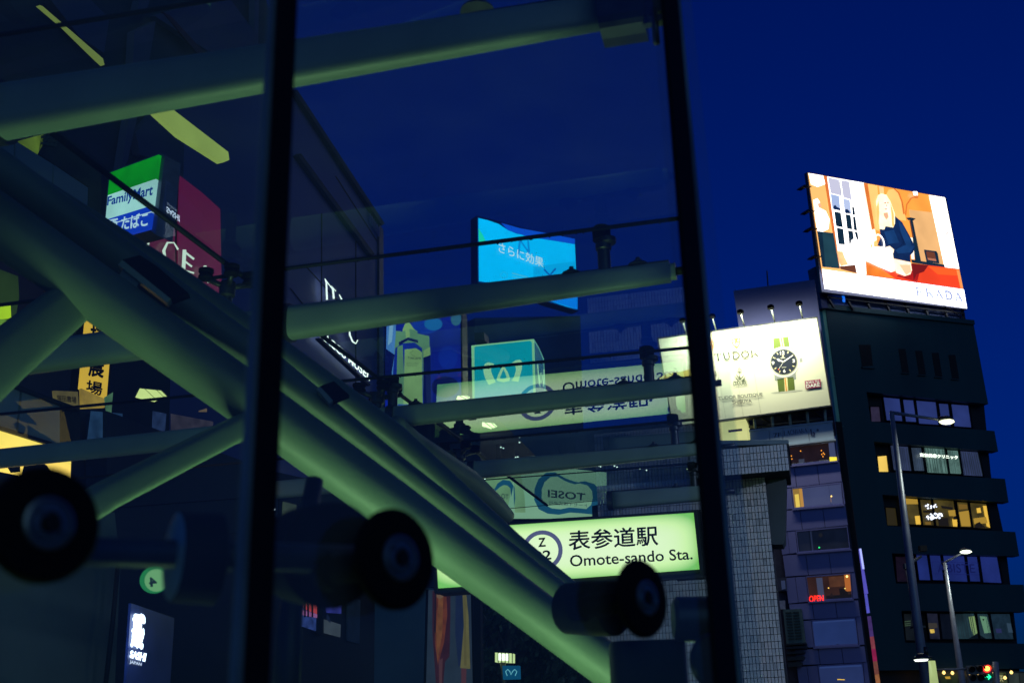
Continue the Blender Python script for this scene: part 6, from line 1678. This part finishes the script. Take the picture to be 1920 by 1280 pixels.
# clip plates on the tubes
def clip(plate, lip, web, label, d):
    t = thing("clip_plate", label, "bracket", P(lip[2][0], lip[2][1], d), "clip plates on the diagonal tubes")
    FQ_ = Frame(lip[0][0], lip[0][1], d, R(8))
    prism("plate", FQ_, plate, .0, .05, RUBBER, t)
    prism("lip", FQ_, lip, .015, .05, STEEL, t)
    if web: prism("web", FQ_, web, -.01, .03, STEEL, t)
clip([(228, 487), (262, 478), (296, 500), (354, 550), (322, 562), (318, 560)], [(221, 496), (229, 487), (320, 560), (313, 567)], [(222, 520), (232, 500), (262, 524), (254, 546)], "long black-topped clip plate on the middle diagonal tube, left of the central post", 4.28)
clip([(598, 724), (626, 714), (655, 740), (624, 752)], [(594, 729), (600, 724), (624, 750), (618, 757)], None, "small black-topped clip plate right of the central black post", 4.75)
# braces
dtube([(-120, 790), (0, 676), (120, 578), (150, 552)], 3.9, 4.3, [98, 92, 80, 78], "short inclined brace at the left edge, below the big tube", 4.0, .8)
dtube([(150, 958), (200, 928), (440, 806), (470, 792)], 3.9, 4.5, [56, 54, 46, 46], "thin inclined brace rising to the central black post", 4.0, .8)
# steel end and column at lower right
ec = thing("steel_column", "dark steel column in which the diagonal tubes end, below the small black disc", "column", (P(1212, 1500, 3.4).x, 3.4, .12))
FEC = Frame(1212, 1220, 3.4, VP2)
sweep("shaft", [P(1212, 1205, 3.4), Vector((P(1216, 1300, 3.4).x, 3.4, .12))], [.105, .105], mat("black_steel_column", (0.012, 0.018, 0.022), .5, 0, .3, 6), ec, 24, 5)
lathe("head_drum", P(1062, 1140, 3.5), P(1175, 1140, 3.3) - P(1040, 1140, 3.5), [(0, .05), (.01, .074), (.10, .078), (.19, .076), (.20, .05)], SOOT, ec, 30)
lathe("flange", P(1262, 1160, 3.3), P(1350, 1160, 3.3) - P(1262, 1160, 3.3), [(0, .05), (.01, .062), (.1, .062), (.12, .04)], STEEL_D, ec, 24)

# front glass wall, its black posts and the point fixings (nearest the viewer)
FG = Frame(750, 1045, 1.5, R(48))
gw = thing("glass_wall", "near glass wall of the entrance, one pane each side of the central black post", "glass wall", (FG.pt(750, 1500).x, FG.pt(750, 1500).y, .12))
def zcol(px_top, px_bot, y0=-160, y1=1420): return (px_top, y0), (px_bot, y1)
def wallpane(L, Rg):
    (xa, ya), (xb, yb) = L; (xc, yc), (xd, yd) = Rg
    return prism("pane", FG, [(xa, ya), (xc, yc), (xd, yd), (xb, yb)], -.02, 0, GWALL, gw)
wallpane(((-500, -300), (-500, 1500)), ((550, -300), (466, 1500)))
wallpane(((552, -300), (468, 1500)), ((1238, -300), (1376, 1500)))
def mullion(t0, t1, b0, b1, label, strip=None):
    t = thing("black_post", label, "post", (FG.pt((b0 + b1) / 2, 1500).x, FG.pt((b0 + b1) / 2, 1500).y, .12), "black posts of the glass wall")
    prism("post", FG, [(t0, -300), (t1, -300), (b1, 1500), (b0, 1500)], -.005, .01, MULL, t)
    return t
k_ = lambda a, b, y: a + (b - a) * y / 1280.0
mt = mullion(k_(524, 462, -300), k_(558, 506, -300), k_(524, 462, 1500), k_(558, 506, 1500), "central black post of the glass wall, upright between the panes")
EDG = mat("glass_edge_strip", (0.16, 0.22, 0.24), .15, 0, .5, 3, spec=.9)
prism("glass_edge", FG, [(k_(512, 440, -300), -300), (k_(522, 460, -300), -300), (k_(522, 460, 1500), 1500), (k_(512, 440, 1500), 1500)], -.012, .012, EDG, mt)
mt = mullion(k_(1246, 1347, -300), k_(1271, 1383, -300), k_(1246, 1347, 1500), k_(1271, 1383, 1500), "black edge post at the open end of the glass wall, against the blue sky")
prism("glass_edge", FG, [(k_(1273, 1390, -300), -300), (k_(1277, 1395, -300), -300), (k_(1277, 1395, 1500), 1500), (k_(1273, 1390, 1500), 1500)], -.012, .02, EDG, mt)
# side return pane right of the edge post
sr = prism("side_pane", FG, [(k_(1279, 1396, -300), -300), (k_(1296, 1430, -300), -300), (k_(1296, 1430, 1500), 1500), (k_(1279, 1396, 1500), 1500)], -.04, 0, GWALL, gw)

# point fixings
inw = -FG.n
def fixing(cx, cy, r_px, hub, label, arm=None):
    c = FG.pt(cx, cy, .03)
    r_ = r_px * (c - EYE).length / F
    t = thing("point_fixing", label, "glass fitting", c + Vector((0, 0, -r_)), "round black point fixings of the glass wall")
    ax = FG.n
    lathe("rubber_disc", c - ax * .035, ax, [(.016, r_ * .9), (.019, r_), (.026, r_), (.032, r_ * .93), (.035, r_ * .5), (.031, r_ * .47)], RUBBER, t, 56)
    lathe("hub", c - ax * .004, ax, [(0, r_ * .47), (.005, r_ * .46), (.006, r_ * .40), (.0035, r_ * .38), (.0035, r_ * .33), (.006, r_ * .31), (.0065, r_ * .2), (.003, r_ * .17)], HUBM, t, 40)
    lathe("bolt_recess", c + ax * .0015, ax, [(0, r_ * .15), (.004, r_ * .14)], BLACKM, t, 16)
    up_ = Vector((0, 0, 1)); sd = ax.cross(up_).normalized()
    for sg_ in (-1, 1):
        lathe("pin_hole", c + ax * .0022 + (sd * .8 + up_ * .6) * (sg_ * r_ * .26), ax, [(0, r_ * .035), (.0005, r_ * .034)], BLACKM, t, 12)
    lathe("shaft", c - ax * .018, -ax, [(0, r_ * .5), (.012, r_ * .5), (.014, r_ * .3), (.11, r_ * .3), (.112, r_ * .4), (.13, r_ * .4)], SOOT, t, 32)
    return t, c, r_
fl = fixing(93, 980, 101, None, "largest round black point fixing, cut by the left edge")
fm_ = fixing(752, 1045, 93, None, "round black point fixing over the middle of the big green-lit tube")
fr2 = fixing(1214, 1120, 70, None, "smallest round black point fixing, in front of the station sign's corner")
# horizontal bar behind with two drums
hb = thing("spider_bar", "thick black horizontal bar with drums joining the left and middle black discs", "bar", P(400, 1060, 1.75))
a, b = P(120, 1032, 1.44), P(700, 1048, 1.58)
sweep("bar", [a, b], [.0185, .0185], STEEL_D, hb, 24)
c0 = P(324, 1042, 1.5)
dv = Vector((.866, .5, 0))
lathe("drum", c0, dv, [(0, .052), (.004, .058), (.02, .058), (.056, .060), (.060, .05)], BLACKM, hb, 36)
lathe("drum_face", c0 - dv * .002, dv, [(0, .046), (.003, .056)], mat("dull_green_steel", (0.5, 0.62, 0.5), .4, .3), hb, 36)
lathe("bolt_head", c0 - dv * .02, dv, [(0, .012), (.02, .016)], STEEL_D, hb, 8)
c1 = P(562, 1040, 1.75); dv = (P(690, 1040, 1.55) - c1).normalized()
lathe("drum", c1, dv, [(0, .05), (.01, .07), (.12, .075), (.13, .05)], SOOT, hb, 36)
# upright struts behind the middle fixing
o = sweep("inner_strut", [P(590, 900, 2.6), P(545, 1150, 2.5), P(530, 1400, 2.4)], [.02, .026, .03], mat("black_steel_column", (0.012, 0.018, 0.022), .5), None, 16); tag(o, "dark leaning strut behind the glass, right of the central black post", "strut")
o = sweep("inner_post", [P(575, 960, 2.8), P(572, 1060, 2.8)], .022, STEEL_D, None, 14); tag(o, "stubby dark pin at the head of the leaning strut", "pin")
o = lathe("disc_reflection", P(1333, 1240, 2.6), Vector((.4, -.9, 0)), [(0, .055), (.01, .06), (.02, .055)], STEEL_D, None, 30); tag(o, "dim reflection of a round disc, built solid low beside the black glass edge", "glass fitting")  # mirror image of a disc, built as a solid
# stair lights under the frame: tubes on the hand rail level, they light the steel from below
def stair_lamp(p0, p1, power, label):
    t = thing("stair_tube_lamp", label, "lamp", (p0 + p1) / 2, "fluorescent tubes over the stairs")
    d = (p1 - p0); L = d.length; u = d.normalized()
    sweep("housing", [p0 - Vector((0, 0, .05)), p1 - Vector((0, 0, .05))], .04, STEEL_D, t, 10, 4)
    sweep("tube", [p0, p1], .018, em((200, 255, 130), 6.0), t, 12)
    l = bpy.data.lights.new("tube_glow", 'AREA'); l.shape = 'RECTANGLE'; l.size = .1; l.size_y = L; l.energy = power; l.color = (.54, 1, .42)
    o = bpy.data.objects.new("tube_glow", l); C.objects.link(o); o.parent = t; o.location = (p0 + p1) / 2 + Vector((0, 0, .03)) - t.location
    zl = Vector((0, 0, -1)); zl = (zl - u * zl.dot(u)).normalized(); xl = u.cross(zl)
    o.rotation_euler = Matrix((xl, u, zl)).transposed().to_euler()     # shines upwards
stair_lamp(Vector((-1.7, 4.2, 1.45)), Vector((-.5, 4.5, 1.45)), 18, "fluorescent tube low over the stairs, nearest the street")
stair_lamp(Vector((-.2, 4.65, 1.35)), Vector((.8, 5.05, 1.3)), 8.5, "fluorescent tube low over the stairs, deeper inside")
stair_lamp(Vector((-1.9, 2.3, .55)), Vector((-1.2, 2.5, .55)), 3, "unseen fluorescent tube added low by the glass wall to light the drum face")  # added out of view to light the drum face and lower left
